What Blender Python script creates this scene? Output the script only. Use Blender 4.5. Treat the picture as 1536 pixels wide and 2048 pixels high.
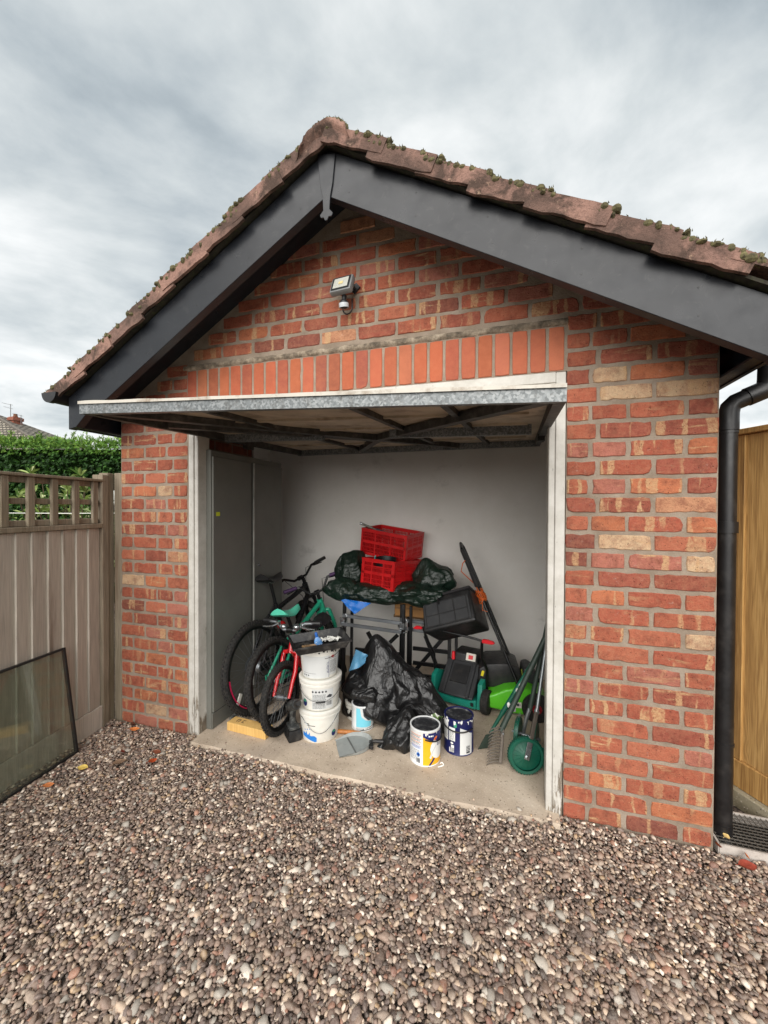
import bpy, bmesh, math, random
import numpy as np
from mathutils import Vector, Matrix, Euler, noise as mnoise
for _o in list(bpy.data.objects): bpy.data.objects.remove(_o, do_unlink=True)
scene = bpy.context.scene
C = scene.collection
random.seed(7)
R = math.radians
# ------------------------------------------------------------------ camera
cam_d = bpy.data.cameras.new('camera'); cam = bpy.data.objects.new('camera', cam_d); C.objects.link(cam)
cam_d.sensor_fit = 'VERTICAL'; cam_d.sensor_height = 36.0; cam_d.lens = 800.0/2048.0*36.0
cam_d.clip_start = 0.02; cam_d.clip_end = 500
YAW, PITCH, ROLL = .305, .012, .004
_fw = Vector((-math.sin(YAW)*math.cos(PITCH), math.cos(YAW)*math.cos(PITCH), -math.sin(PITCH)))
_rt = Vector((math.cos(YAW), math.sin(YAW), 0)); _up = _rt.cross(_fw)
_r2 = _rt*math.cos(ROLL)+_up*math.sin(ROLL); _u2 = -_rt*math.sin(ROLL)+_up*math.cos(ROLL)
_m = Matrix((( _r2.x, _u2.x, -_fw.x, 2.577), (_r2.y, _u2.y, -_fw.y, -2.101), (_r2.z, _u2.z, -_fw.z, 1.509), (0, 0, 0, 1)))
cam.matrix_world = _m
scene.camera = cam
scene.render.resolution_x = 768; scene.render.resolution_y = 1024
# ------------------------------------------------------------------ world, sun, exposure
SUN_EL, SUN_AZ = R(31), R(6)          # azimuth measured from -Y (behind the camera) towards +X
w = bpy.data.worlds.new('World'); scene.world = w; w.use_nodes = True
nt = w.node_tree; nt.nodes.clear()
def wn(t, **k):
    n = nt.nodes.new(t)
    for a, b in k.items(): setattr(n, a, b)
    return n
def wl(a, b): nt.links.new(a, b)
tc = wn('ShaderNodeTexCoord'); sep = wn('ShaderNodeSeparateXYZ'); wl(tc.outputs['Generated'], sep.inputs[0])
mx = wn('ShaderNodeMath', operation='MAXIMUM'); wl(sep.outputs['Z'], mx.inputs[0]); mx.inputs[1].default_value = 0.0
ad = wn('ShaderNodeMath', operation='ADD'); wl(mx.outputs[0], ad.inputs[0]); ad.inputs[1].default_value = 0.22
dx = wn('ShaderNodeMath', operation='DIVIDE'); wl(sep.outputs['X'], dx.inputs[0]); wl(ad.outputs[0], dx.inputs[1])
dy = wn('ShaderNodeMath', operation='DIVIDE'); wl(sep.outputs['Y'], dy.inputs[0]); wl(ad.outputs[0], dy.inputs[1])
cb = wn('ShaderNodeCombineXYZ'); wl(dx.outputs[0], cb.inputs[0]); wl(dy.outputs[0], cb.inputs[1])
mA = wn('ShaderNodeMapping'); wl(cb.outputs[0], mA.inputs[0]); mA.inputs['Rotation'].default_value = (0, 0, -YAW)
mB = wn('ShaderNodeMapping'); wl(mA.outputs[0], mB.inputs[0]); mB.inputs['Scale'].default_value = (-1, 1, 1); mB.inputs['Rotation'].default_value = (0, 0, YAW); mB.inputs['Location'].default_value = (.12, -.1, 0)
mp = wn('ShaderNodeMapping'); wl(mB.outputs[0], mp.inputs[0])
mp.inputs['Location'].default_value = (14.18, 18.48, 0.0); mp.inputs['Rotation'].default_value = (0, 0, R(35)); mp.inputs['Scale'].default_value = (.72, .88, 1)
n1 = wn('ShaderNodeTexNoise'); wl(mp.outputs[0], n1.inputs['Vector'])
n1.inputs['Scale'].default_value = .75; n1.inputs['Detail'].default_value = 6; n1.inputs['Roughness'].default_value = .5; n1.inputs['Distortion'].default_value = .15
mp2 = wn('ShaderNodeMapping'); wl(mB.outputs[0], mp2.inputs[0])
mp2.inputs['Location'].default_value = (1.7, 4.4, 2.0); mp2.inputs['Rotation'].default_value = (0, 0, R(28)); mp2.inputs['Scale'].default_value = (1.0, 1.35, 1)
n2 = wn('ShaderNodeTexNoise'); wl(mp2.outputs[0], n2.inputs['Vector'])
n2.inputs['Scale'].default_value = 1.9; n2.inputs['Detail'].default_value = 7; n2.inputs['Roughness'].default_value = .56; n2.inputs['Distortion'].default_value = .25
mixn = wn('ShaderNodeMath', operation='MULTIPLY_ADD'); wl(n2.outputs['Fac'], mixn.inputs[0]); mixn.inputs[1].default_value = .36
sc1 = wn('ShaderNodeMath', operation='MULTIPLY'); wl(n1.outputs['Fac'], sc1.inputs[0]); sc1.inputs[1].default_value = .74
wl(sc1.outputs[0], mixn.inputs[2])
rp = wn('ShaderNodeValToRGB'); wl(mixn.outputs[0], rp.inputs[0])
e = rp.color_ramp.elements
e[0].position = .40; e[0].color = (.135, .160, .178, 1)
e[1].position = .63; e[1].color = (.49, .492, .485, 1)
k = e.new(.455); k.color = (.215, .240, .254, 1)
k = e.new(.51); k.color = (.300, .320, .325, 1)
k = e.new(.57); k.color = (.405, .415, .414, 1)
sky = wn('ShaderNodeTexSky'); sky.sky_type = 'NISHITA'; sky.sun_disc = False
sky.sun_elevation = SUN_EL; sky.sun_rotation = R(180)-SUN_AZ
bs = wn('ShaderNodeBackground'); wl(sky.outputs[0], bs.inputs[0]); bs.inputs[1].default_value = .05
bc = wn('ShaderNodeBackground'); wl(rp.outputs[0], bc.inputs[0]); bc.inputs[1].default_value = .90
ms = wn('ShaderNodeMixShader'); ms.inputs[0].default_value = .93
wl(bs.outputs[0], ms.inputs[1]); wl(bc.outputs[0], ms.inputs[2])
wo = wn('ShaderNodeOutputWorld'); wl(ms.outputs[0], wo.inputs[0])
sun_d = bpy.data.lights.new('sun', 'SUN'); sun_d.energy = 1.5; sun_d.angle = R(70); sun_d.color = (1, .965, .92)
sun = bpy.data.objects.new('sun', sun_d); C.objects.link(sun)
_sd = Vector((math.sin(SUN_AZ)*math.cos(SUN_EL), -math.cos(SUN_AZ)*math.cos(SUN_EL), math.sin(SUN_EL)))
sun.rotation_euler = _sd.to_track_quat('Z', 'Y').to_euler(); sun.location = (2, -6, 8)
vs = scene.view_settings; vs.view_transform = 'Standard'; vs.look = 'None'; vs.gamma = 1; vs.exposure = 1.45; vs.use_curve_mapping = False
scene.cycles.max_bounces = 8; scene.cycles.diffuse_bounces = 5; scene.cycles.glossy_bounces = 4; scene.cycles.transmission_bounces = 6

# ------------------------------------------------------------------ helpers
def S(r, g, b):
    f = lambda c: (c/255/12.92) if c/255 <= .04045 else ((c/255+.055)/1.055)**2.4
    return (f(r), f(g), f(b))
def rnd(a, b): return random.uniform(a, b)
WM = {}
class MB:
    """collects vertices and faces, then links them as one mesh object"""
    def __init__(s): s.v = []; s.f = []; s.m = []
    def add(s, vs_, fs, mi=0, M=None):
        o = len(s.v)
        if M is not None: vs_ = [M @ Vector(v) for v in vs_]
        s.v += [tuple(v) for v in vs_]
        for f in fs: s.f.append(tuple(i+o for i in f)); s.m.append(mi)
        return s
    def box(s, c, d, mi=0, rot=None, taper=None):
        x, y, z = d[0]/2, d[1]/2, d[2]/2
        tx, ty = taper or (1, 1)
        vs_ = [(-x, -y, -z), (x, -y, -z), (x, y, -z), (-x, y, -z), (-x*tx, -y*ty, z), (x*tx, -y*ty, z), (x*tx, y*ty, z), (-x*tx, y*ty, z)]
        fs = [(3, 2, 1, 0), (4, 5, 6, 7), (0, 1, 5, 4), (1, 2, 6, 5), (2, 3, 7, 6), (3, 0, 4, 7)]
        M = Matrix.Translation(c)
        if rot is not None: M = M @ (rot.to_matrix().to_4x4() if isinstance(rot, Euler) else rot.to_4x4())
        return s.add(vs_, fs, mi, M)
    def bx(s, x0, x1, y0, y1, z0, z1, mi=0):
        return s.box(((x0+x1)/2, (y0+y1)/2, (z0+z1)/2), (x1-x0, y1-y0, z1-z0), mi)
    def bar(s, p0, p1, wdt, hgt, mi=0, up=(0, 0, 1)):
        p0, p1 = Vector(p0), Vector(p1); d = p1-p0; L = d.length; d.normalize()
        up = Vector(up)
        if abs(d.dot(up)) > .98: up = Vector((0, 1, 0))
        sd = d.cross(up).normalized(); u = sd.cross(d)
        M = Matrix(((sd.x, d.x, u.x, (p0.x+p1.x)/2), (sd.y, d.y, u.y, (p0.y+p1.y)/2), (sd.z, d.z, u.z, (p0.z+p1.z)/2), (0, 0, 0, 1)))
        o = MB().box((0, 0, 0), (wdt, L, hgt))
        return s.add(o.v, o.f, mi, M)
    def tube(s, path, r, n=8, mi=0, caps=True, closed=False):
        P = [Vector(p) for p in path]; k = len(P)
        rr = r if hasattr(r, '__len__') else [r]*k
        T = []
        for i in range(k):
            if closed: t = P[(i+1) % k]-P[i-1]
            else: t = P[min(i+1, k-1)]-P[max(i-1, 0)]
            T.append(t.normalized() if t.length > 1e-9 else Vector((0, 0, 1)))
        nr = T[0].orthogonal().normalized(); rings = []
        for i in range(k):
            nr = (nr - T[i]*nr.dot(T[i]))
            if nr.length < 1e-6: nr = T[i].orthogonal()
            nr.normalize(); b = T[i].cross(nr)
            rings.append([P[i]+(nr*math.cos(2*math.pi*j/n)+b*math.sin(2*math.pi*j/n))*rr[i] for j in range(n)])
        vs_ = [v for g in rings for v in g]; fs = []
        for i in range(k if closed else k-1):
            a = i*n; b = ((i+1) % k)*n
            for j in range(n): fs.append((a+j, a+(j+1) % n, b+(j+1) % n, b+j))
        if caps and not closed:
            fs.append(tuple(reversed(range(n)))); fs.append(tuple((k-1)*n+j for j in range(n)))
        return s.add(vs_, fs, mi)
    def cyl(s, p0, p1, r0, r1=None, n=16, mi=0): return s.tube([p0, p1], [r0, r0 if r1 is None else r1], n, mi)
    def lathe(s, prof, n=32, mi=0, M=None, cap0=True, cap1=True):
        vs_ = [(r*math.cos(2*math.pi*j/n), r*math.sin(2*math.pi*j/n), z) for r, z in prof for j in range(n)]; fs = []
        for i in range(len(prof)-1):
            for j in range(n): fs.append((i*n+j, i*n+(j+1) % n, (i+1)*n+(j+1) % n, (i+1)*n+j))
        if cap0: fs.append(tuple(reversed(range(n))))
        if cap1: fs.append(tuple((len(prof)-1)*n+j for j in range(n)))
        return s.add(vs_, fs, mi, M)
    def prism(s, poly, o, u, v, w_, t, mi=0):
        """polygon in (u,v) coordinates at o, thickness t along w_"""
        o, u, v, w_ = Vector(o), Vector(u), Vector(v), Vector(w_)
        n = len(poly)
        a = [o+u*p[0]+v*p[1] for p in poly]; b = [p+w_*t for p in a]
        fs = [tuple(reversed(range(n))), tuple(range(n, 2*n))]+[(i, (i+1) % n, n+(i+1) % n, n+i) for i in range(n)]
        return s.add(a+b, fs, mi)
    def ball(s, c, r, n=12, m=8, mi=0, M=None):
        r = r if hasattr(r, '__len__') else (r, r, r)
        vs_ = []; fs = []
        for i in range(m+1):
            th = math.pi*i/m
            for j in range(n):
                ph = 2*math.pi*j/n
                vs_.append((r[0]*math.sin(th)*math.cos(ph), r[1]*math.sin(th)*math.sin(ph), r[2]*math.cos(th)))
        for i in range(m):
            for j in range(n): fs.append((i*n+j, (i+1)*n+j, (i+1)*n+(j+1) % n, i*n+(j+1) % n))
        MM = Matrix.Translation(c) if M is None else Matrix.Translation(c) @ M
        return s.add(vs_, fs, mi, MM)
    def build(s, name, mat, parent=None, world=False, smooth=None, bevel=0, segs=1, kind=None, attrs=None, M=None):
        vs_ = s.v
        if M is not None: vs_ = [tuple(M @ Vector(v)) for v in vs_]
        if world and parent is not None:
            I = WM[parent].inverted(); vs_ = [tuple(I @ Vector(v)) for v in vs_]
        me = bpy.data.meshes.new(name); me.from_pydata(vs_, [], s.f)
        mats = mat if isinstance(mat, (list, tuple)) else [mat]
        for x in mats: me.materials.append(x)
        if len(mats) > 1: me.polygons.foreach_set('material_index', s.m)
        if attrs:
            for an, dat in attrs.items():
                at = me.color_attributes.new(an, 'FLOAT_COLOR', 'POINT'); at.data.foreach_set('color', np.asarray(dat, dtype=np.float32).ravel())
        bm = bmesh.new(); bm.from_mesh(me)
        bmesh.ops.recalc_face_normals(bm, faces=bm.faces)
        if bevel:
            es = [x for x in bm.edges if len(x.link_faces) == 2 and x.calc_face_angle(0) > R(35)]
            bmesh.ops.bevel(bm, geom=es, offset=bevel, segments=segs, affect='EDGES', profile=.6, clamp_overlap=True)
        bm.to_mesh(me); bm.free()
        if smooth:
            me.polygons.foreach_set('use_smooth', [True]*len(me.polygons)); me.set_sharp_from_angle(angle=R(smooth))
        me.update()
        o = bpy.data.objects.new(name, me); C.objects.link(o)
        WM[o] = WM[parent] if parent is not None else Matrix.Identity(4)
        if parent is not None: o.parent = parent
        if kind: o['kind'] = kind
        return o
def tag(o, label, cat, group=None, kind=None):
    o['label'] = label; o['category'] = cat
    if group: o['group'] = group
    if kind: o['kind'] = kind
    return o
def thing(name, label, cat, loc=(0, 0, 0), rot=(0, 0, 0), group=None):
    o = bpy.data.objects.new(name, None); C.objects.link(o); o.empty_display_size = .1
    o.location = loc; o.rotation_euler = rot
    WM[o] = Matrix.Translation(loc) @ Euler(rot).to_matrix().to_4x4()
    return tag(o, label, cat, group)
def struct(o): o['kind'] = 'structure'; return o
_tcache = {}
def text_mesh(body, size):
    """2D outline letters -> (verts, faces)"""
    key = (body, size)
    if key in _tcache: return _tcache[key]
    cu = bpy.data.curves.new('t', 'FONT'); cu.body = body; cu.size = size; cu.align_x = 'CENTER'; cu.resolution_u = 3
    ob = bpy.data.objects.new('t', cu); C.objects.link(ob)
    dg = bpy.context.evaluated_depsgraph_get(); me = bpy.data.meshes.new_from_object(ob.evaluated_get(dg))
    r = ([tuple(v.co) for v in me.vertices], [tuple(p.vertices) for p in me.polygons])
    bpy.data.objects.remove(ob, do_unlink=True); bpy.data.curves.remove(cu); bpy.data.meshes.remove(me)
    _tcache[key] = r
    return r

# ------------------------------------------------------------------ materials
class NT:
    def __init__(s, name):
        s.m = bpy.data.materials.new(name); s.m.use_nodes = True; s.t = s.m.node_tree
        s.t.nodes.clear(); s.out = s.n('ShaderNodeOutputMaterial'); s.b = s.n('ShaderNodeBsdfPrincipled'); s.l(s.b.outputs[0], s.out.inputs[0])
        s.geo = None
    def n(s, t, **k):
        x = s.t.nodes.new(t)
        for a, b in k.items(): setattr(x, a, b)
        return x
    def l(s, a, b): s.t.links.new(a, b)
    def pos(s, space='Object'):
        if space == 'World':
            return s.n('ShaderNodeNewGeometry').outputs['Position']
        return s.n('ShaderNodeTexCoord').outputs['Object']
    def map(s, v, scale=(1, 1, 1), loc=(0, 0, 0), rot=(0, 0, 0)):
        x = s.n('ShaderNodeMapping'); s.l(v, x.inputs[0]); x.inputs['Scale'].default_value = scale; x.inputs['Location'].default_value = loc; x.inputs['Rotation'].default_value = rot
        return x.outputs[0]
    def noise(s, v, scale, detail=4, rough=.55, dist=0):
        x = s.n('ShaderNodeTexNoise'); s.l(v, x.inputs['Vector']); x.inputs['Scale'].default_value = scale; x.inputs['Detail'].default_value = detail
        x.inputs['Roughness'].default_value = rough; x.inputs['Distortion'].default_value = dist
        return x.outputs['Fac']
    def vor(s, v, scale, feat='F1', out='Distance'):
        x = s.n('ShaderNodeTexVoronoi'); x.feature = feat; s.l(v, x.inputs['Vector']); x.inputs['Scale'].default_value = scale
        return x.outputs[out]
    def ramp(s, f, stops, interp='LINEAR'):
        x = s.n('ShaderNodeValToRGB'); s.l(f, x.inputs[0]); x.color_ramp.interpolation = interp
        el = x.color_ramp.elements
        while len(el) < len(stops): el.new(.5)
        for q, (p, c) in zip(el, stops):
            q.position = p; q.color = (c, c, c, 1) if not hasattr(c, '__len__') else (*c[:3], 1)
        return x.outputs[0]
    def mix(s, f, a, b, mode='MIX'):
        x = s.n('ShaderNodeMix'); x.data_type = 'RGBA'; x.blend_type = mode
        if hasattr(f, 'links'): s.l(f, x.inputs[0])
        else: x.inputs[0].default_value = f
        for i, q in ((6, a), (7, b)):
            if hasattr(q, 'links'): s.l(q, x.inputs[i])
            else: x.inputs[i].default_value = (q[0], q[1], q[2], 1) if hasattr(q, '__len__') else (q, q, q, 1)
        return x.outputs[2]
    def math(s, op, a, b=0, c=0):
        x = s.n('ShaderNodeMath', operation=op)
        for i, q in enumerate((a, b, c)):
            if hasattr(q, 'links'): s.l(q, x.inputs[i])
            else: x.inputs[i].default_value = q
        return x.outputs[0]
    def bump(s, h, strength=.3, dist=.01, prev=None):
        x = s.n('ShaderNodeBump'); s.l(h, x.inputs['Height']); x.inputs['Strength'].default_value = strength; x.inputs['Distance'].default_value = dist
        if prev is not None: s.l(prev, x.inputs['Normal'])
        return x.outputs[0]
    def set(s, **k):
        nm = {'color': 'Base Color', 'rough': 'Roughness', 'metal': 'Metallic', 'normal': 'Normal', 'spec': 'Specular IOR Level', 'coat': 'Coat Weight', 'coat_rough': 'Coat Roughness', 'trans': 'Transmission Weight', 'alpha': 'Alpha', 'ior': 'IOR', 'sheen': 'Sheen Weight'}
        for a, q in k.items():
            i = s.b.inputs[nm[a]]
            if hasattr(q, 'links'): s.l(q, i)
            elif hasattr(q, '__len__'): i.default_value = (*q[:3], 1)
            else: i.default_value = q
        return s.m
_mc = {}
def pm(name, col, rough=.5, metal=0, var=.25, vs_=9, bump=0, bs_=80, spec=.5, dirt=None, dirt_amt=.5, coat=0, space='Object'):
    """plain procedural material: base colour with blotchy variation, optional dust and fine relief"""
    if name in _mc: return _mc[name]
    t = NT(name); p = t.pos(space)
    a = t.noise(p, vs_, 5, .6); c1 = tuple(max(0, x*(1-var)) for x in col); c2 = tuple(min(1, x*(1+var)) for x in col)
    c = t.ramp(a, [(.3, c1), (.7, c2)])
    rg = t.ramp(t.noise(p, vs_*2.3, 4, .6), [(.3, max(0, rough-.08)), (.7, min(1, rough+.1))])
    if dirt is not None:
        d = t.ramp(t.noise(p, vs_*1.4, 8, .68), [(.5, 0), (.5+.3*(1.2-dirt_amt), dirt_amt)]); c = t.mix(d, c, dirt)
    t.set(color=c, rough=rg, metal=metal, spec=spec, coat=coat)
    if bump: t.set(normal=t.bump(t.noise(p, bs_, 4, .6), bump, .003))
    _mc[name] = t.m
    return t.m
# ---- structural materials
def m_brick():
    t = NT('brick'); p = t.pos('World')
    at = t.n('ShaderNodeAttribute', attribute_name='bcol'); ar = t.n('ShaderNodeAttribute', attribute_name='brnd')
    sc = t.n('ShaderNodeVectorMath', operation='SCALE'); t.l(ar.outputs['Vector'], sc.inputs[0]); sc.inputs['Scale'].default_value = 40
    va = t.n('ShaderNodeVectorMath', operation='ADD'); t.l(p, va.inputs[0]); t.l(sc.outputs[0], va.inputs[1]); v = va.outputs[0]
    base = at.outputs['Color']
    blot = t.noise(v, 20, 7, .7, .4)
    c = t.mix(t.ramp(blot, [(.35, 0), (.7, .55)]), base, t.mix(.5, base, S(208, 128, 96)))
    c = t.mix(t.ramp(t.noise(v, 16, 7, .72), [(.47, 0), (.66, .65)]), c, S(122, 62, 50))
    # pale kiss marks: upright bands plus blotches along the long edges
    wob = t.noise(v, 22, 4, .6)
    vm = t.map(v, (1, 1, .10)); cmb = t.n('ShaderNodeVectorMath', operation='ADD'); t.l(vm, cmb.inputs[0])
    wv = t.n('ShaderNodeCombineXYZ'); t.l(t.math('MULTIPLY', wob, .035), wv.inputs[0]); t.l(wv.outputs[0], cmb.inputs[1])
    band = t.noise(cmb.outputs[0], 25, 1.5, .4)
    bm_ = t.ramp(band, [(.59, 0), (.63, 1)])
    hb = t.ramp(t.noise(t.map(v, (.35, 1, 2.2)), 13, 4, .65, .3), [(.59, 0), (.67, 1)])
    st = t.math('MULTIPLY', t.math('MAXIMUM', bm_, hb), at.outputs['Alpha'])
    grn = t.ramp(t.noise(v, 75, 6, .75), [(.34, .25), (.58, 1)])
    cream = t.mix(t.noise(v, 30, 3), S(205, 150, 105), S(226, 196, 148))
    c = t.mix(t.math('MULTIPLY', st, grn), c, cream)
    c = t.mix(t.ramp(t.noise(v, 60, 6, .75), [(.42, 0), (.7, .30)]), c, S(212, 152, 116))
    # white lime bloom and black pits
    bl = t.math('MULTIPLY', t.ramp(t.noise(v, 55, 6, .75), [(.58, 0), (.74, .6)]), t.ramp(t.noise(v, 6, 3), [(.45, 0), (.7, 1)]))
    c = t.mix(bl, c, S(222, 205, 190))
    pit = t.ramp(t.vor(v, 95), [(.08, 1), (.22, 0)])
    pitm = t.math('MULTIPLY', pit, t.ramp(t.noise(v, 38, 3, .7), [(.47, 0), (.58, 1)]))
    c = t.mix(t.ramp(t.noise(v, 210, 4, .7), [(.40, .22), (.58, 0)]), c, S(92, 46, 36))
    c = t.mix(t.math('MULTIPLY', pitm, .85), c, (.035, .022, .018))
    h = t.math('SUBTRACT', t.math('ADD', t.noise(v, 160, 5, .7), t.math('MULTIPLY', t.noise(v, 28, 3), 1.2)), t.math('MULTIPLY', pitm, 1.2))
    hsv = t.n('ShaderNodeHueSaturation'); hsv.inputs['Saturation'].default_value = .98; hsv.inputs['Value'].default_value = .77; t.l(c, hsv.inputs['Color'])
    return t.set(color=hsv.outputs[0], rough=.88, spec=.25, normal=t.bump(h, .8, .005))
def m_soldier():
    t = NT('smooth_brick'); p = t.pos('World'); at = t.n('ShaderNodeAttribute', attribute_name='bcol')
    c = t.mix(t.ramp(t.noise(p, 26, 5, .65), [(.4, 0), (.75, .5)]), at.outputs['Color'], S(186, 112, 80))
    c = t.mix(t.ramp(t.noise(p, 4.5, 6, .65), [(.5, 0), (.72, .4)]), c, S(118, 70, 54))
    c = t.mix(t.ramp(t.noise(p, 240, 3, .6), [(.55, 0), (.8, .35)]), c, S(120, 60, 42))
    return t.set(color=c, rough=.85, spec=.25, normal=t.bump(t.noise(p, 220, 4, .65), .3, .003))
def m_mortar():
    t = NT('mortar'); p = t.pos('World')
    c = t.ramp(t.noise(p, 6, 6, .65), [(.3, S(126, 112, 97)), (.5, S(148, 134, 119)), (.75, S(168, 154, 139))])
    c = t.mix(t.ramp(t.noise(p, 180, 4, .7), [(.5, 0), (.75, .5)]), c, S(116, 102, 88))
    return t.set(color=c, rough=.95, spec=.15, normal=t.bump(t.noise(p, 120, 6, .7), .8, .006))
def m_dirtymortar():
    t = NT('weathered_mortar'); p = t.pos('World')
    c = t.ramp(t.noise(p, 16, 7, .7), [(.35, S(84, 77, 68)), (.5, S(134, 121, 105)), (.66, S(184, 169, 149))])
    return t.set(color=c, rough=.95, spec=.15, normal=t.bump(t.noise(p, 60, 6, .75), 1, .012))
def m_brickwall():
    t = NT('plain_brickwork'); p = t.pos('World'); b = t.n('ShaderNodeTexBrick')
    sp = t.n('ShaderNodeSeparateXYZ'); t.l(p, sp.inputs[0]); cbn = t.n('ShaderNodeCombineXYZ'); t.l(t.math('ADD', sp.outputs[0], sp.outputs[1]), cbn.inputs[0]); t.l(sp.outputs[2], cbn.inputs[1])
    t.l(cbn.outputs[0], b.inputs['Vector']); b.inputs['Scale'].default_value = 1; b.inputs['Brick Width'].default_value = .2275; b.inputs['Row Height'].default_value = .087; b.inputs['Mortar Size'].default_value = .008
    b.inputs['Color1'].default_value = (*S(150, 75, 55), 1); b.inputs['Color2'].default_value = (*S(120, 60, 48), 1); b.inputs['Mortar'].default_value = (*S(140, 125, 110), 1)
    c = t.mix(.4, b.outputs['Color'], t.ramp(t.noise(p, 20, 5), [(.3, S(90, 50, 40)), (.7, S(180, 110, 80))]))
    return t.set(color=c, rough=.9, normal=t.bump(b.outputs['Fac'], -.6, .006))
def m_concrete(name='concrete', c1=(164, 148, 130), c2=(192, 176, 157), c3=(212, 198, 180)):
    t = NT(name); p = t.pos('World')
    c = t.ramp(t.noise(p, 3.2, 7, .62), [(.3, S(*c1)), (.52, S(*c2)), (.75, S(*c3))])
    c = t.mix(t.ramp(t.noise(p, 1.4, 5, .6, .5), [(.56, 0), (.74, .35)]), c, S(128, 112, 104))
    ag = t.ramp(t.vor(p, 75), [(.10, 1), (.34, 0)])
    c = t.mix(t.math('MULTIPLY', ag, t.ramp(t.noise(p, 70, 2), [(.5, 0), (.62, .75)])), c, S(232, 222, 206))
    ag2 = t.math('MULTIPLY', t.ramp(t.vor(p, 58), [(.08, 1), (.28, 0)]), t.ramp(t.noise(p, 30, 2), [(.47, 0), (.57, .85)]))
    c = t.mix(ag2, c, S(74, 62, 54))
    return t.set(color=c, rough=.85, spec=.25, normal=t.bump(t.noise(p, 70, 6, .75), .7, .005))
def m_paint_peel():
    t = NT('peeling_white_paint'); p = t.pos('World')
    g = t.noise(t.map(p, (1, 1, .08)), 190, 5, .6)
    big = t.noise(t.map(p, (1, 1, .22)), 16, 6, .7)
    sp = t.n('ShaderNodeSeparateXYZ'); t.l(p, sp.inputs[0])
    low = t.ramp(sp.outputs[2], [(0, .20), (.35, .06), (1, 0)])
    f = t.ramp(t.math('ADD', t.math('MULTIPLY', t.math('ADD', big, t.math('MULTIPLY', g, .32)), .78), low), [(.66, 0), (.70, 1)])
    wood = t.ramp(g, [(.3, S(70, 60, 50)), (.7, S(150, 138, 122))])
    wh = t.ramp(t.noise(p, 8, 6, .7), [(.3, S(178, 174, 165)), (.7, S(208, 205, 198))])
    c = t.mix(f, wh, wood)
    sp2 = t.ramp(t.noise(t.map(p, (1, 1, .35)), 85, 5, .7), [(.66, 0), (.72, .8)]); c = t.mix(sp2, c, S(60, 52, 44))
    return t.set(color=c, rough=.6, spec=.4, normal=t.bump(t.math('SUBTRACT', t.math('MULTIPLY', g, .35), t.math('MULTIPLY', f, .5)), .5, .004))
def m_upvc():
    t = NT('dark_upvc'); p = t.pos('World')
    c = t.ramp(t.noise(t.map(p, (.6, 1, 1.6)), 5, 6, .65), [(.3, S(25, 27, 31)), (.7, S(33, 36, 41))])
    d = t.ramp(t.noise(p, 26, 7, .72, .6), [(.56, 0), (.74, .07)]); c = t.mix(d, c, S(150, 146, 140))
    return t.set(color=c, rough=t.ramp(t.noise(p, 12, 5), [(.3, .26), (.7, .4)]), spec=.4, normal=t.bump(t.noise(p, 300, 2, .5), .12, .001))
def m_tile():
    t = NT('concrete_tile'); p = t.pos('World')
    at = t.n('ShaderNodeAttribute', attribute_name='bcol')
    c = t.mix(t.ramp(t.noise(p, 9, 6, .65), [(.35, 0), (.7, .7)]), at.outputs['Color'], S(164, 128, 113))
    c = t.mix(t.ramp(t.noise(p, 7, 7, .7, .4), [(.44, 0), (.58, .9)]), c, S(72, 60, 53))
    c = t.mix(t.ramp(t.noise(p, 38, 6, .7), [(.62, 0), (.72, .8)]), c, S(190, 160, 135))
    c = t.mix(t.ramp(t.noise(t.map(p, (1, 1, 1), (3, 1, 7)), 3.2, 4, .6), [(.48, 0), (.6, .7)]), c, S(96, 78, 70))
    c = t.mix(t.ramp(t.noise(p, 120, 4, .7), [(.5, 0), (.7, .5)]), c, S(58, 50, 44))
    return t.set(color=c, rough=.92, spec=.2, normal=t.bump(t.noise(p, 70, 7, .72), .9, .008))
def m_galv():
    t = NT('galvanised_steel'); p = t.pos('World')
    v = t.vor(p, 120, 'F1', 'Color'); bw = t.n('ShaderNodeRGBToBW'); t.l(v, bw.inputs[0])
    c = t.ramp(bw.outputs[0], [(.2, S(100, 104, 105)), (.5, S(122, 126, 127)), (.8, S(146, 149, 149))])
    c = t.mix(t.ramp(t.noise(p, 22, 7, .72), [(.52, 0), (.7, .7)]), c, S(84, 80, 74))
    return t.set(color=c, rough=.5, metal=.35, spec=.5, normal=t.bump(t.noise(p, 60, 5), .25, .003))
def m_rustgalv():
    t = NT('dull_steel'); p = t.pos('World')
    c = t.ramp(t.noise(p, 18, 7, .7), [(.3, S(46, 45, 43)), (.55, S(78, 76, 72)), (.75, S(120, 116, 108))])
    return t.set(color=c, rough=.6, metal=.3)
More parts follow.
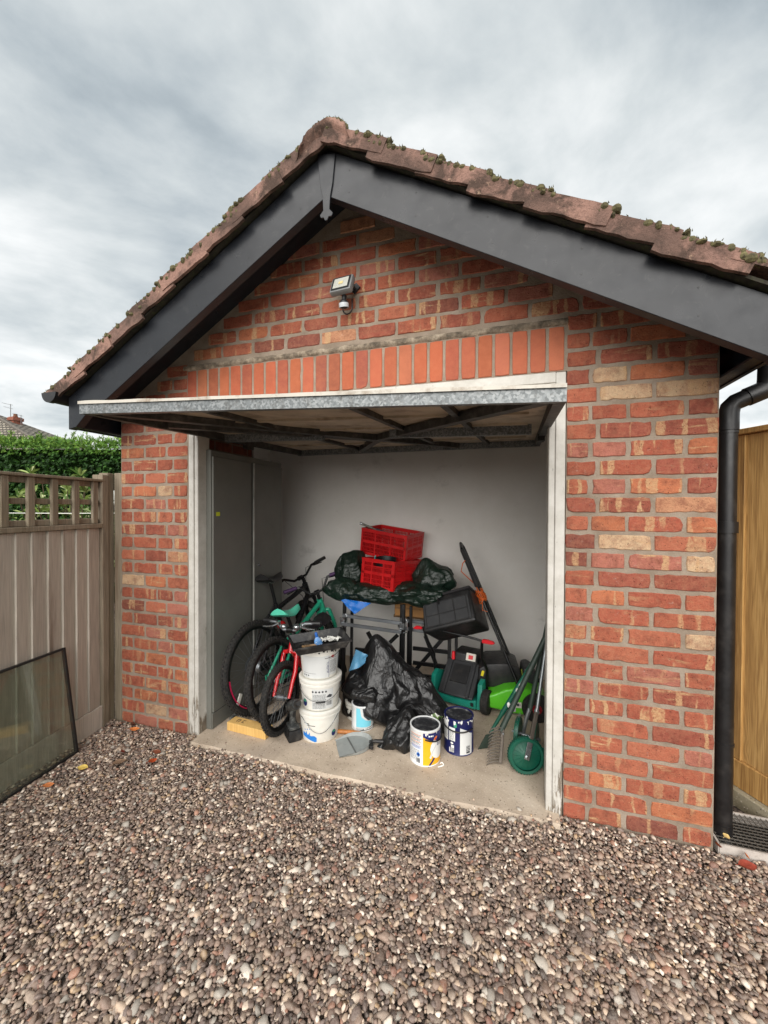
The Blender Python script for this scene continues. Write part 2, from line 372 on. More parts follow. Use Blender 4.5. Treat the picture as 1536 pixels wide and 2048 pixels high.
def m_fence(name, c1, c2, c3, green, ring=.07):
    t = NT(name); p = t.pos('World'); at = t.n('ShaderNodeAttribute', attribute_name='bcol')
    va = t.n('ShaderNodeVectorMath', operation='ADD'); t.l(p, va.inputs[0]); sc = t.n('ShaderNodeVectorMath', operation='SCALE'); t.l(at.outputs['Vector'], sc.inputs[0]); sc.inputs['Scale'].default_value = 13; t.l(sc.outputs[0], va.inputs[1]); v = va.outputs[0]
    # growth rings: wavy contours stretched along the board, with knots pulling them apart
    kn = t.ramp(t.vor(t.map(v, (7, 7, 2.6)), 1), [(.03, 1), (.16, 0)])
    gr = t.noise(t.map(v, (14, 14, .85)), 1, 3, .5, .6)
    sn = t.math('SINE', t.math('MULTIPLY', t.math('ADD', gr, t.math('MULTIPLY', kn, .12)), 55))
    fine = t.noise(t.map(v, (190, 190, 6)), 1, 4, .6)
    f = t.math('ADD', t.math('MULTIPLY', sn, ring), t.math('MULTIPLY', fine, .85))
    c = t.ramp(f, [(.25, S(*c1)), (.5, S(*c2)), (.72, S(*c3))])
    c = t.mix(.35, c, t.mix(at.outputs['Fac'], S(*c1), S(*c3)))
    c = t.mix(t.ramp(t.noise(t.map(v, (3, 3, .9)), 1, 5, .6), [(.45, 0), (.7, green)]), c, S(92, 84, 52))
    c = t.mix(t.ramp(t.noise(t.map(v, (9, 9, 1.0)), 1, 5, .6), [(.58, 0), (.72, .55)]), c, S(96, 68, 48))
    c = t.mix(t.math('MULTIPLY', kn, t.ramp(t.noise(v, 5, 1), [(.5, 0), (.55, 1)])), c, S(58, 36, 24))
    return t.set(color=c, rough=.85, spec=.2, normal=t.bump(f, .45, .003))
def m_gravel_ground():
    t = NT('gravel_bed'); p = t.pos('World'); col = t.vor(p, 52, 'F1', 'Color'); bw = t.n('ShaderNodeRGBToBW'); t.l(col, bw.inputs[0])
    c = t.ramp(bw.outputs[0], [(.2, S(58, 48, 42)), (.5, S(104, 90, 80)), (.8, S(150, 134, 120))])
    d = t.vor(p, 52); c = t.mix(t.ramp(d, [(.35, 0), (.7, .85)]), c, S(30, 25, 21))
    return t.set(color=c, rough=.9, normal=t.bump(t.math('MULTIPLY', d, -1), .9, .015))
def m_pebble():
    t = NT('pebble'); p = t.pos('World'); at = t.n('ShaderNodeAttribute', attribute_name='pcol')
    n = t.noise(p, 130, 5, .65); c = t.mix(t.ramp(n, [(.35, .0), (.75, .42)]), at.outputs['Color'], S(196, 182, 166))
    c = t.mix(t.ramp(t.noise(p, 320, 3, .6), [(.5, 0), (.75, .35)]), c, S(52, 44, 40))
    return t.set(color=c, rough=.62, spec=.4, normal=t.bump(t.noise(p, 420, 4, .65), .35, .0015))
MBR, MSO, MMO, MDM, MBW = m_brick(), m_soldier(), m_mortar(), m_dirtymortar(), m_brickwall()
MCO, MPP, MUP, MTI, MGA, MRG = m_concrete(), m_paint_peel(), m_upvc(), m_tile(), m_galv(), m_rustgalv()
MFL = m_fence('weathered_fence_wood', (164, 156, 145), (194, 185, 172), (214, 206, 193), .2)
MTR = m_fence('weathered_trellis_wood', (112, 102, 88), (146, 133, 115), (172, 159, 139), .35)
MFR = m_fence('new_fence_wood', (142, 102, 54), (196, 154, 92), (224, 186, 124), .12, .10)
MPINE = m_fence('pine', (196, 152, 84), (220, 180, 110), (236, 204, 140), 0)
MGB, MPB = m_gravel_ground(), m_pebble()
def m_wallpaint():
    t = NT('white_wall_paint'); p = t.pos('World')
    c = t.ramp(t.noise(p, 2.2, 6, .6), [(.3, S(222, 219, 213)), (.7, S(234, 232, 228))])
    c = t.mix(t.ramp(t.noise(t.map(p, (1, 1, 1.3)), 3.4, 7, .7), [(.58, 0), (.72, .35)]), c, S(150, 146, 140))
    return t.set(color=c, rough=.8, spec=.25, normal=t.bump(t.noise(p, 260, 3), .1, .001))
MWP = m_wallpaint()

# ------------------------------------------------------------------ ground
W = 3.443; CO = .087; XA, ZA, SL, SR = 1.710, 3.255, .605, .555; HB = .222   # apex of the barge boards, slopes, board height
XL, XR = .585, 2.830                                                        # outer edges of the door frame
def barge_top(x): return ZA-(SL*(XA-x) if x < XA else SR*(x-XA))
g = MB().add([(-120, -120, 0), (120, -120, 0), (120, 120, 0), (-120, 120, 0)], [(0, 1, 2, 3)])
g.v = [(x, y, -.012) for x, y, z in g.v]
struct(g.build('ground', MGB))
# concrete slab with a worn, slightly ragged front edge
fl = MB(); n = 60
xs = [.60+(2.815-.60)*i/n for i in range(n+1)]
ye = [-.085-.018*mnoise.noise((x*2.1, 3, 0))-.012*mnoise.noise((x*9, 1, 0))-.03*max(0, 1-abs(x-.62)/.3)*0 for x in xs]
vs_ = []; fs = []
for i, x in enumerate(xs):
    vs_ += [(x, ye[i], -.03), (x, ye[i]-.004, .006), (x, ye[i]+.012, .02), (x, .10, .022)]
for i in range(n):
    for j in range(3): fs.append((i*4+j, (i+1)*4+j, (i+1)*4+j+1, i*4+j+1))
fl.add(vs_, fs); fl.bx(.10, 3.34, .10, 1.70, -.06, .022)
struct(fl.build('concrete_floor', MCO, smooth=40))
# ------------------------------------------------------------------ garage
G = thing('garage', 'single red brick garage with dark gable boards, mossy roof and its door standing open', 'garage', (XA, 0, 0))
wall = MB()
# mortar core of the front wall: left pier, right pier, gable above the opening (recessed behind the brick faces)
ym, yb = .0045, .105
def gz(x): return barge_top(x)-.035
wall.prism([(0, -.1), (XL-.004, -.1), (XL-.004, gz(XL)), (0, gz(0))], (0, ym, 0), (1, 0, 0), (0, 0, 1), (0, 1, 0), yb-ym)
wall.prism([(XR+.004, -.1), (W, -.1), (W, gz(W)), (XR+.004, gz(XR))], (0, ym, 0), (1, 0, 0), (0, 0, 1), (0, 1, 0), yb-ym)
wall.prism([(XL-.004, 2.168), (XR+.004, 2.168), (XR+.004, gz(XR)), (XA, gz(XA)), (XL-.004, gz(XL))], (0, ym, 0), (1, 0, 0), (0, 0, 1), (0, 1, 0), yb-ym)
FW = wall.build('front_wall', MMO, G, world=True)
# the weathered bed over the soldier course
bed = MB(); n = 90; vs_ = []; fs = []
for i in range(n+1):
    x = .545+(2.835-.545)*i/n; a = .004*mnoise.noise((x*14, 0, 0)); b = .006*mnoise.noise((x*11, 5, 0))
    vs_ += [(x, .006, 2.386+a), (x, -.004-abs(b)*.7, 2.394+a), (x, -.006-abs(b), 2.412+b), (x, .006, 2.424+b)]
for i in range(n):
    for j in range(3): fs.append((i*4+j, (i+1)*4+j, (i+1)*4+j+1, i*4+j+1))
bed.add(vs_, fs); bed.build('mortar_bed', MDM, FW, world=True, smooth=60)

def brick_geo(mb, cx, cz, bw, bh, col, stripe, rv, y0=.0, jag=.0034, chip=.5, cols=None):
    """one brick with ragged edges and an eased arris; front face towards -Y"""
    nx = max(2, round(bw/.03)); nz = 2 if bh < .1 else 6
    per = []
    for i in range(nx): per.append((-bw/2+bw*i/nx, -bh/2))
    for i in range(nz): per.append((bw/2, -bh/2+bh*i/nz))
    for i in range(nx): per.append((bw/2-bw*i/nx, bh/2))
    for i in range(nz): per.append((-bw/2, bh/2-bh*i/nz))
    n = len(per); yo = y0+rnd(-.0018, .0018); ty = rnd(-.008, .008)
    corner = {0, nx, nx+nz, 2*nx+nz}
    r1 = []; r2 = []
    for i, (x, z) in enumerate(per):
        k = rnd(.0, jag)+(rnd(.001, .0035) if i in corner else 0)+(rnd(.002, .006) if random.random() < chip*.25 else 0)
        L = max(abs(x)/(bw/2), abs(z)/(bh/2)); 
        sx = -1 if x > 0 else 1; sz = -1 if z > 0 else 1
        ex = abs(abs(x)-bw/2) < 1e-6; ez = abs(abs(z)-bh/2) < 1e-6
        x1 = x+(sx*k if ex else 0); z1 = z+(sz*k if ez else 0)
        r1.append((x1, z1)); e2 = .0032
        r2.append((x1+(sx*e2 if ex else 0), z1+(sz*e2 if ez else 0)))
    vv = [(cx+x, .02, cz+z) for x, z in r1]+[(cx+x, yo+.0036+ty*x, cz+z) for x, z in r1]+[(cx+x, yo+ty*x, cz+z) for x, z in r2]
    ff = [(i, (i+1) % n, n+(i+1) % n, n+i) for i in range(n)]+[(n+i, n+(i+1) % n, 2*n+(i+1) % n, 2*n+i) for i in range(n)]+[tuple(range(2*n, 3*n))]
    mb.add(vv, ff)
    a = [(*col, stripe)]*len(vv); b = [(*rv, 1)]*len(vv)
    if cols is not None: cols[0].extend(a); cols[1].extend(b)
    return a, b
PAL = [(S(186, 100, 74), 7), (S(176, 90, 68), 6), (S(194, 110, 82), 4.5), (S(206, 122, 82), 2.2), (S(162, 84, 68), 3), (S(134, 76, 66), 1.3), (S(212, 156, 118), .9), (S(218, 190, 152), .55), (S(190, 118, 102), 2)]
def brick_col():
    c = random.choices([a for a, b in PAL], [b for a, b in PAL])[0]
    k = rnd(.88, 1.1)
    return tuple(min(1, x*k) for x in c)
bricks = []
BH = .0728
for kz in range(0, 39):
    zc = kz*CO+CO/2+.001
    if kz < 28:
        wl_ = [.100, .200, .125, .112] if kz % 2 == 0 else [.205, .176, .170]
        x = 0.0
        for q in wl_:
            q2 = q+rnd(-.004, .004); bricks.append((x+q/2, zc, q2)); x += q+.0115
        wr_ = [.100, .145, .215, .114] if kz % 2 == 0 else [.132, .217, .2385]
        x = XR+.002
        for q in wr_:
            bricks.append((x+q/2, zc, q+rnd(-.004, .003))); x += q+.0115
    else:
        x = -.06-(.114 if kz % 2 else 0)
        while x < W:
            q = .215+rnd(-.003, .003)
            x0, x1 = max(x, 0), min(x+q, W)
            if x1-x0 > .04: bricks.append(((x0+x1)/2, zc, x1-x0))
            x += .2275
bricks = [(x, z, q) for x, z, q in bricks if z < gz(x)-.02 and z < gz(x-q/2*(1 if x < XA else -1))+.06]
CAMP = Vector((2.577, -2.101, 1.509))
def vis(b):
    x, z, q = b
    hid = z > barge_top(x)-HB-.02                        # behind the boards
    return q*BH/((Vector((x, 0, z))-CAMP).length**2)*(.2 if hid else 1)
bricks.sort(key=vis, reverse=True)
rest = MB(); rc = ([], [])
for i, (x, z, q) in enumerate(bricks):
    col = brick_col(); stripe = random.choice([.1, .5, .75, .9, 1, 1]); rv = (random.random(), random.random(), random.random())
    if i < 298:
        mb = MB(); a, b = brick_geo(mb, x, z, q, BH+rnd(-.002, .002), col, stripe, rv)
        mb.build('brick', MBR, FW, world=True, attrs={'bcol': a, 'brnd': b})
    else: brick_geo(rest, x, z, q, BH, col, stripe, rv, cols=rc)
if rest.v: rest.build('brick_remainder', MBR, FW, world=True, attrs={'bcol': rc[0], 'brnd': rc[1]}, kind='stuff')
SP = [S(172, 98, 73), S(164, 90, 67), S(178, 105, 79), S(152, 84, 66), S(174, 95, 69)]
for i in range(27):
    x = .566+2.262*(i+.5)/27; mb = MB()
    a, b = brick_geo(mb, x, 2.278, .0712+rnd(-.001, .001), .214, tuple(c*rnd(.9, 1.08) for c in random.choice(SP)), 0, (random.random(),)*3, jag=.0008, chip=.03)
    mb.build('soldier_brick', MSO, FW, world=True, attrs={'bcol': a})
# side walls, ceiling and the white partition behind
sw = MB(); sw.bx(0.0, .11, .1055, 5.0, -.1, 2.26); sw.build('side_wall', MBW, G, world=True)
sw = MB(); sw.bx(W-.11, W, .1055, 5.0, -.1, 2.26); sw.build('side_wall', MBW, G, world=True)
# white-lined stretch of the left side and the partition
bw = MB(); bw.bx(.1105, W-.1105, 1.60, 1.66, -.02, 2.40); bw.build('back_wall', MWP, G, world=True)
rw = MB(); rw.bx(W-.135, W-.1106, .12, 1.5995, -.02, 2.38); rw.build('inner_wall_panel', MWP, G, world=True)
lw = MB(); lw.bx(.1106, .135, 1.32, 1.5995, -.02, 2.38); lw.build('inner_wall_panel', MWP, G, world=True)
cl = MB(); cl.bx(.1105, W-.1105, .1056, 1.66, 2.405, 2.42); cl.build('ceiling', pm('ceiling_board', S(120, 112, 100), .9, space='World'), G, world=True)
bk = MB(); bk.bx(.11, W-.11, 4.89, 5.0, -.1, 2.9); bk.build('rear_wall', MBW, G, world=True)
# ---- timber door frame
FR = MB(); FR.bx(XL+.0005, XL+.040, -.004, .075, -.02, 2.164); FR.build('door_frame', MPP, G, world=True, bevel=.003)
f2 = MB(); f2.bx(XL+.0405, XL+.068, .004, .11, -.02, 2.16); f2.build('frame_stop', MPP, G, world=True, bevel=.003)
f3 = MB(); f3.bx(XR-.045, XR-.0005, -.004, .075, -.02, 2.164); f3.build('door_frame', MPP, G, world=True, bevel=.003)
f4 = MB(); f4.bx(XR-.075, XR-.0455, .003, .11, -.02, 2.16); f4.build('frame_stop', MPP, G, world=True, bevel=.003)
f5 = MB(); f5.bx(XL+.0405, XR-.0455, -.003, .07, 2.115, 2.166); f5.build('frame_head', MPP, G, world=True, bevel=.003)
f6 = MB(); f6.bx(XL+.069, XR-.076, .006, .09, 2.055, 2.1145); f6.build('frame_head', MPP, G, world=True, bevel=.003)
# ---- barge boards, soffit, finial
ybf = -.30
for side in (-1, 1):
    b = MB()
    if side < 0:
        xe = -.062
        poly = [(XA, barge_top(XA)), (XA, barge_top(XA)-HB), (.087+.12, barge_top(.207)-HB+.03), (.087, 2.074), (.002, 2.0), (xe, 1.988), (xe, barge_top(xe))]
        poly[2] = (.26, barge_top(.26)-HB)
    else:
        xe = W+.16
        poly = [(XA, barge_top(XA)), (xe, barge_top(xe)), (xe, barge_top(xe)-.27), (xe-.05, barge_top(xe)-.27), (xe-.13, barge_top(xe-.13)-HB), (XA, barge_top(XA)-HB)]
    b.prism(poly, (0, ybf, 0), (1, 0, 0), (0, 0, 1), (0, 1, 0), .048)
    bo = b.build('barge_board', MUP, G, world=True, bevel=.002)
    s_ = MB(); x2 = xe
    s_.add([(XA, ybf+.049, gz(XA)-.005), (x2, ybf+.049, gz(x2)-.005), (x2, .11, gz(x2)-.005), (XA, .11, gz(XA)-.005),
            (XA, ybf+.049, gz(XA)+.010), (x2, ybf+.049, gz(x2)+.010), (x2, .11, gz(x2)+.010), (XA, .11, gz(XA)+.010)],
           [(0, 1, 2, 3), (4, 5, 6, 7), (0, 1, 5, 4), (1, 2, 6, 5), (2, 3, 7, 6), (3, 0, 4, 7)])
    s_.build('verge_soffit', MUP, G, world=True)
    # nail heads on the board
    for q in (.12, .42, .74, 1.1, 1.45):
        for dz in (-.06, -.165):
            x = XA+side*q*1.05+rnd(-.02, .02)
            if side < 0 and x < .05: continue
            n_ = MB().cyl((x, ybf-.0012, barge_top(x)+dz), (x, ybf+.004, barge_top(x)+dz), .0035, n=8); n_.build('pin', pm('pin_black', (.01, .01, .01), .4), bo, world=True)
# eaves fascia and soffit
for side, x0 in ((-1, -.062), (1, W+.06)):
    zt = barge_top(x0 if side < 0 else W+.06)-.03
    e_ = MB(); e_.bx(x0, x0+.018, ybf+.049, 5.0, zt-.16, zt+.0); e_.build('eaves_fascia', MUP, G, world=True)
    e_ = MB(); e_.bx(min(x0+.0185, 0 if side < 0 else W+.0005), max(x0-.0005, -.0005 if side < 0 else W), ybf+.05, 5.0, zt-.155, zt-.145); e_.build('eaves_soffit', MUP, G, world=True)
fi = MB(); fi.prism([(-.048, .012), (.048, -.004), (.034, -.14), (.022, -.20), (.018, -.265), (.036, -.285), (.030, -.30), (.014, -.300), (.006, -.316), (-.006, -.316), (-.014, -.300), (-.028, -.30), (-.034, -.285), (-.016, -.265), (-.02, -.20), (-.032, -.14)],
                    (XA, ybf-.0085, ZA-.03), (1, 0, 0), (0, 0, 1), (0, 1, 0), .008); fi.build('apex_cover', MUP, G, world=True, bevel=.0015)
# ---- gutters and rain pipe
def gutter(x, y0, y1, zt, r, end=True):
    m = MB(); n = 14; vv = []; ff = []
    for y in (y0, y1):
        for k in range(n+1):
            a = math.pi+math.pi*k/n
            for rr in (r, r-.004): vv.append((x+rr*math.cos(a), y, zt+rr*math.sin(a)))
    s2 = 2*(n+1)
    for k in range(n):
        a = 2*k
        ff += [(a, a+2, a+2+s2, a+s2), (a+1, a+3, a+3+s2, a+1+s2), (a, a+2, a+3, a+1), (a+s2, a+2+s2, a+3+s2, a+1+s2)]
    m.add(vv, ff)
    if end:
        P = [(r*1.07*math.cos(math.pi+math.pi*k/n), r*1.07*math.sin(math.pi+math.pi*k/n)) for k in range(n+1)]
        m.prism(P, (x, y0-.004, zt), (1, 0, 0), (0, 0, 1), (0, 1, 0), .03)
    return m
MBP = pm('black_rainpipe', S(26, 25, 26), .38, var=.3, dirt=S(80, 76, 72), dirt_amt=.35, spec=.5, space='World')
gutter(-.125, -.37, 5, 2.205, .058).build('gutter', MBP, G, world=True, smooth=40)
gutter(W+.135, -.28, 5, 2.235, .058).build('gutter', MBP, G, world=True, smooth=40)
dp = thing('rain_pipe', 'black plastic rain downpipe with an offset bend at the right corner of the garage', 'drainpipe', (3.512, .085, 0))
m = MB(); m.tube([(3.512, .085, .035), (3.512, .085, 1.93)], .034, 20); m.build('pipe', MBP, dp, world=True, smooth=40)
m = MB(); m.tube([(3.512, .085, 1.86), (3.512, .085, 1.935), (3.518, .085, 1.965), (3.535, .083, 1.985), (3.58, .08, 2.005), (3.615, .077, 2.02)], [.0385, .0385, .038, .037, .037, .037], 20); m.build('bend', MBP, dp, world=True, smooth=40)
m = MB(); m.tube([(3.575, .08, 2.003), (3.632, .0765, 2.028), (3.648, .076, 2.045), (3.652, .076, 2.08), (3.652, .076, 2.19)], [.041, .041, .040, .040, .038], 20); m.build('bend', MBP, dp, world=True, smooth=40)
for z in (1.845, 1.40, .44):
    m = MB(); m.tube([(3.512, .085, z), (3.512, .085, z+(.05 if z == 1.40 else .012))], .0405 if z == 1.40 else .037, 20)
    if z == 1.40: m.bx(3.4435, 3.512, .075, .095, z+.008, z+.042)
    m.build('collar', MBP, dp, world=True, smooth=40)
m = MB(); m.tube([(3.512, .085, .08), (3.512, .085, .03), (3.515, .06, -.002)], [.0355, .036, .038], 20); m.build('shoe', MBP, dp, world=True, smooth=40)
# ---- roof: verge tiles one by one, ridge, the rest behind
def tile_geo(mb, side, x_up, z_up, y0, y1, flange, cols, L=.335, broken=False):
    sl = SL if side < 0 else SR; c = math.cos(math.atan(sl)); s_ = math.sin(math.atan(sl))
    d = Vector((side*c, 0, -s_)); nrm = Vector((side*s_, 0, c)); tilt = .08
    d2 = (d+nrm*tilt).normalized(); n2 = (nrm-d*tilt).normalized()
    th = .024; o = Vector((x_up, 0, z_up)); n = 8
    def pt(a, y, h): 
        jj = .003*mnoise.noise((a*23+x_up*9, y*11, h*40))+.0
        return o+d2*a+n2*(h+jj)+Vector((0, y+.004*mnoise.noise((a*17+x_up*5, 3, h*30)), 0))
    k0 = len(mb.v); vv = []; ff = []
    prof = [(y0, th), (y1, th), (y1, 0), (y0+.016, 0), (y0+.016, -flange), (y0, -flange)] if flange else [(y0, th), (y1, th), (y1, 0), (y0, 0)]
    m_ = len(prof)
    for i in range(n+1):
        a = L*i/n
        for (y, h) in prof:
            hh = h
            if flange and h < 0: hh = h*(1+.22*mnoise.noise((a*14+x_up*7, 2, 0)))
            if h == th and i == n: hh = th-.004
            vv.append(pt(a+(.006*mnoise.noise((y*20, x_up, h*60)) if i == n else 0), y, hh))
    for i in range(n):
        for j in range(m_): ff.append((i*m_+j, i*m_+(j+1) % m_, (i+1)*m_+(j+1) % m_, (i+1)*m_+j))
    ff.append(tuple(range(m_))); ff.append(tuple(n*m_+j for j in range(m_)))
    mb.add(vv, ff); cc = random.choice([S(140, 110, 99), S(122, 98, 89), S(150, 118, 106), S(106, 87, 79)])
    cols.extend([(*cc, 1)]*len(vv))
    return [pt(L*i/n, y0+.01, th) for i in range(n+1)]
moss_pts = []
GA = .262
back = MB(); bcol = []
for side in (-1, 1):
    sl = SL if side < 0 else SR; c = math.cos(math.atan(sl))
    xe = -.10 if side < 0 else W+.14
    nc = int(round(abs(xe-XA)/c/GA))
    for r_ in range(nc):
        xu = XA+side*(c*GA*r_+.012); zu = barge_top(xu)+.044+rnd(-.004, .004)
        mb = MB(); cols = []
        br = (side > 0 and r_ == nc-1)
        e_ = tile_geo(mb, side, xu, zu, -.355+rnd(-.006, .006), -.06, 0 if br else rnd(.044, .056), cols)
        mb.build('verge_tile', MTI, G, world=True, attrs={'bcol': cols}, smooth=35)
        moss_pts += [(p, i, r_) for i, p in enumerate(e_)]
        for q in range(15): tile_geo(back, side, xu, zu, -.058+q*.338, -.058+q*.338+.336, 0, bcol)
back.build('roof_covering', MTI, G, world=True, attrs={'bcol': bcol}, kind='stuff')
for side in (-1, 1):
    xe = -.06 if side < 0 else W+.10
    d_ = MB(); za, zb = barge_top(XA)-.0+.012, barge_top(xe)+.012
    d_.add([(XA, -.328, za), (xe, -.328, zb), (xe, 5, zb), (XA, 5, za), (XA, -.328, za+.014), (xe, -.328, zb+.014), (xe, 5, zb+.014), (XA, 5, za+.014)],
           [(0, 1, 2, 3), (4, 5, 6, 7), (0, 1, 5, 4), (1, 2, 6, 5), (2, 3, 7, 6), (3, 0, 4, 7)])
    d_.build('shadow_undercloak', pm('shadow_undercloak', S(52, 48, 40), .95, var=.5, vs_=30, dirt=S(70, 78, 40), dirt_amt=.6, space='World'), G, world=True)  # full-length slab; its dark colour paints the shadow under the overhanging tiles
rg = MB(); cols = []
for q in range(12):
    y0 = -.352+q*.44; n = 14; vv = []; ff = []
    for (y, rr) in ((y0, .098), (y0+.44, .094)):
        for k_ in range(n+1):
            a = R(12)+R(156)*k_/n
            for r2_ in (rr, rr-.016):
                jj = 1+.07*mnoise.noise((a*2.2, y*5, 1))
                vv.append((XA+.02+r2_*jj*math.cos(a)*1.05, y, ZA+.002+r2_*jj*math.sin(a)*.92))
    s2 = 2*(n+1)
    for k_ in range(n):
        a = 2*k_; ff += [(a, a+2, a+2+s2, a+s2), (a+1, a+3, a+3+s2, a+1+s2), (a, a+2, a+3, a+1), (a+s2, a+2+s2, a+3+s2, a+1+s2)]
    m = MB(); m.add(vv, ff)
    m.build('ridge_tile', MTI, G, world=True, attrs={'bcol': [(*S(140, 104, 88), 1)]*len(vv)}, smooth=50)
pl = MB(); n = 26; rows = 5; vv = []; ff = []
def rim_pt(k_):
    a = R(2)+R(176)*k_/n; r0 = .096*(1+.10*mnoise.noise((k_*.37, 2, 0))); return (XA+.02+r0*1.12*math.cos(a), ZA+.004+r0*.96*math.sin(a))
for r_ in range(rows+1):
    for k_ in range(n+1):
        x, z = rim_pt(k_); f_ = r_/rows; xb = XA+.16*math.cos(R(2)+R(176)*k_/n); zb = barge_top(xb)+.012
        vv.append((x+(xb-x)*f_, -.345-.030*math.sin(math.pi*min(1, f_*1.3+.12))*1.0+.010*mnoise.noise((k_*.8, r_*1.3, 4)), z+(zb-z)*f_))
for r_ in range(rows):
    for k_ in range(n): ff.append((r_*(n+1)+k_, r_*(n+1)+k_+1, (r_+1)*(n+1)+k_+1, (r_+1)*(n+1)+k_))
k0 = len(vv); vv += [(x, -.25, z) for x, _, z in vv[:n+1]]
for k_ in range(n): ff.append((k_, k_+1, k0+k_+1, k0+k_))
pl.add(vv, ff); pl.build('ridge_mortar', MTI, G, world=True, attrs={'bcol': [(*S(156, 122, 108), 1)]*len(vv)}, smooth=60)
# moss along the verge and ridge: tufts of short blades
ms_ = MB()
def tuft(c, r, nb):
    c = Vector(c)
    if nb > 2:
        ms_.ball(c+Vector((0, 0, -.003)), (r*rnd(1.0, 1.8), rnd(.012, .024), rnd(.009, .020)), 7, 5)
    for _ in range(nb*2):
        p = c+Vector((rnd(-r, r), rnd(-.014, .016), rnd(-.006, .006)))
        h = rnd(.005, .014); d = Vector((rnd(-.8, .8), rnd(-.9, .3), 1)).normalized(); s2 = d.cross(Vector((rnd(-1, 1), rnd(-1, 1), .1))).normalized()*rnd(.0018, .0038)
        ms_.add([p-s2, p+s2, p+d*h], [(0, 1, 2)])
        ms_.add([p-s2.cross(d), p+s2.cross(d), p+d*h], [(0, 1, 2)])
for p, i, r_ in moss_pts:
    for q in range(4):
        pp = p+Vector((rnd(-.016, .016), 0, 0)); pp.z += -(pp.x-p.x)*(SR if p.x > XA else -SL)
        f_ = mnoise.noise((pp.x*6.3, pp.z*4, 0))+.35*mnoise.noise((pp.x*31, 0, 0))+(.25 if i >= 6 else 0)
        if f_ > -.22: tuft(pp+Vector((0, rnd(-.004, .03), -.004)), rnd(.008, .016), int(3+9*max(0, f_)))
for k_ in range(40):
    a = R(20)+R(140)*k_/39
    if mnoise.noise((a*3, 7, 0)) > -.15: tuft((XA+.02+.100*math.cos(a), -.340, ZA+.002+.094*math.sin(a)), .014, 6)
MMOSS = pm('moss', S(96, 90, 60), .95, var=.5, vs_=30, space='World', dirt=S(48, 42, 30), dirt_amt=.8)
ms_.build('moss', MMOSS, G, world=True, kind='stuff')
# ---- up-and-over door, raised, hanging a little out of true
DC = [Vector((.632, -.725, 1.945)), Vector((2.748, -.70, 1.850)), Vector((.650, 1.33, 2.000)), Vector((2.80, 1.33, 2.005))]
def dpt(u, v, h=0):
    """u across the door, v from the front lip (0) to the back edge (1), h upwards"""
    p = (DC[0]*(1-u)+DC[1]*u)*(1-v)+(DC[2]*(1-u)+DC[3]*u)*v
    return p+Vector((0, 0, h))
def dbox(m, u0, u1, v0, v1, h0, h1, n=8, mi=0):
    for a in range(n):
        for b in range(1):
            ua, ub = u0+(u1-u0)*a/n, u0+(u1-u0)*(a+1)/n
            c8 = [dpt(ua, v0, h0), dpt(ub, v0, h0), dpt(ub, v1, h0), dpt(ua, v1, h0), dpt(ua, v0, h1), dpt(ub, v0, h1), dpt(ub, v1, h1), dpt(ua, v1, h1)]
            m.add(c8, [(3, 2, 1, 0), (4, 5, 6, 7), (0, 1, 5, 4), (2, 3, 7, 6)]+([(3, 0, 4, 7)] if a == 0 else [])+([(1, 2, 6, 5)] if a == n-1 else []), mi)
def dbar(m, a, b, w_, h0, h1):
    A, B = dpt(*a), dpt(*b); d = (B-A); d.z = 0; d.normalize(); s2 = Vector((-d.y, d.x, 0))*w_/2
    c8 = [A-s2, A+s2, B+s2, B-s2]
    m.add([p+Vector((0, 0, h0)) for p in c8]+[p+Vector((0, 0, h1)) for p in c8], [(3, 2, 1, 0), (4, 5, 6, 7), (0, 1, 5, 4), (1, 2, 6, 5), (2, 3, 7, 6), (3, 0, 4, 7)])
MDW = pm('door_skin_inside', S(190, 174, 152), .6, var=.2, vs_=4, dirt=S(120, 102, 82), dirt_amt=.7, space='World')
MDP = pm('white_door_paint', S(196, 190, 178), .5, var=.12, vs_=6, dirt=S(120, 96, 70), dirt_amt=.7, space='World')
m = MB(); dbox(m, 0, 1, 0.004, 1, .047, .053); GD = m.build('garage_door', MDW, G, world=True)
m = MB()
n = 40
for a in range(n):   # painted outer skin, dented along the lip
    ua, ub = a/n, (a+1)/n; q = lambda u: .0535+.005*mnoise.noise((u*6, 3, 0))+.004*mnoise.noise((u*14, 1, 0))
    c8 = [dpt(ua, -.004, .044), dpt(ub, -.004, .044), dpt(ub, 1, .0535), dpt(ua, 1, .0535), dpt(ua, -.004, q(ua)+.004), dpt(ub, -.004, q(ub)+.004), dpt(ub, 1, .06), dpt(ua, 1, .06)]
    m.add(c8, [(4, 5, 6, 7), (0, 1, 5, 4)])
m.build('door_skin', MDP, GD, world=True)
m = MB(); dbox(m, 0, 1, 0, .004, 0, .046, 12); dbox(m, 0, 1, .004, .018, 0, .003, 12); m.build('front_rail', MGA, GD, world=True)
m = MB(); dbox(m, 0, 1, .98, 1, -.005, .046); m.build('back_rail', MGA, GD, world=True)
for u0, u1 in ((0, .018), (.982, 1)):
    m = MB(); dbox(m, u0, u1, .004, .98, 0, .046, 1); m.build('side_rail', MRG, GD, world=True)
for (a, b) in (((.03, .03), (.5, .60)), ((.97, .03), (.5, .60)), ((.5, .60), (.30, .97)), ((.5, .60), (.70, .97)), ((.03, .22), (.5, .615))):
    m = MB(); dbar(m, a, b, .05, .004, .044); m.build('brace', MRG, GD, world=True)
for u in (.28, .62, .80):
    m = MB(); dbar(m, (u, .02), (u+.015, .97), .028, .02, .046); m.build('rib', MRG, GD, world=True)
for (u0, u1) in ((.02, .37), (.58, .96)):
    m = MB(); dbox(m, u0, u1, .46, .478, -.012, .045, 3); m.build('cross_rail', MGA, GD, world=True)
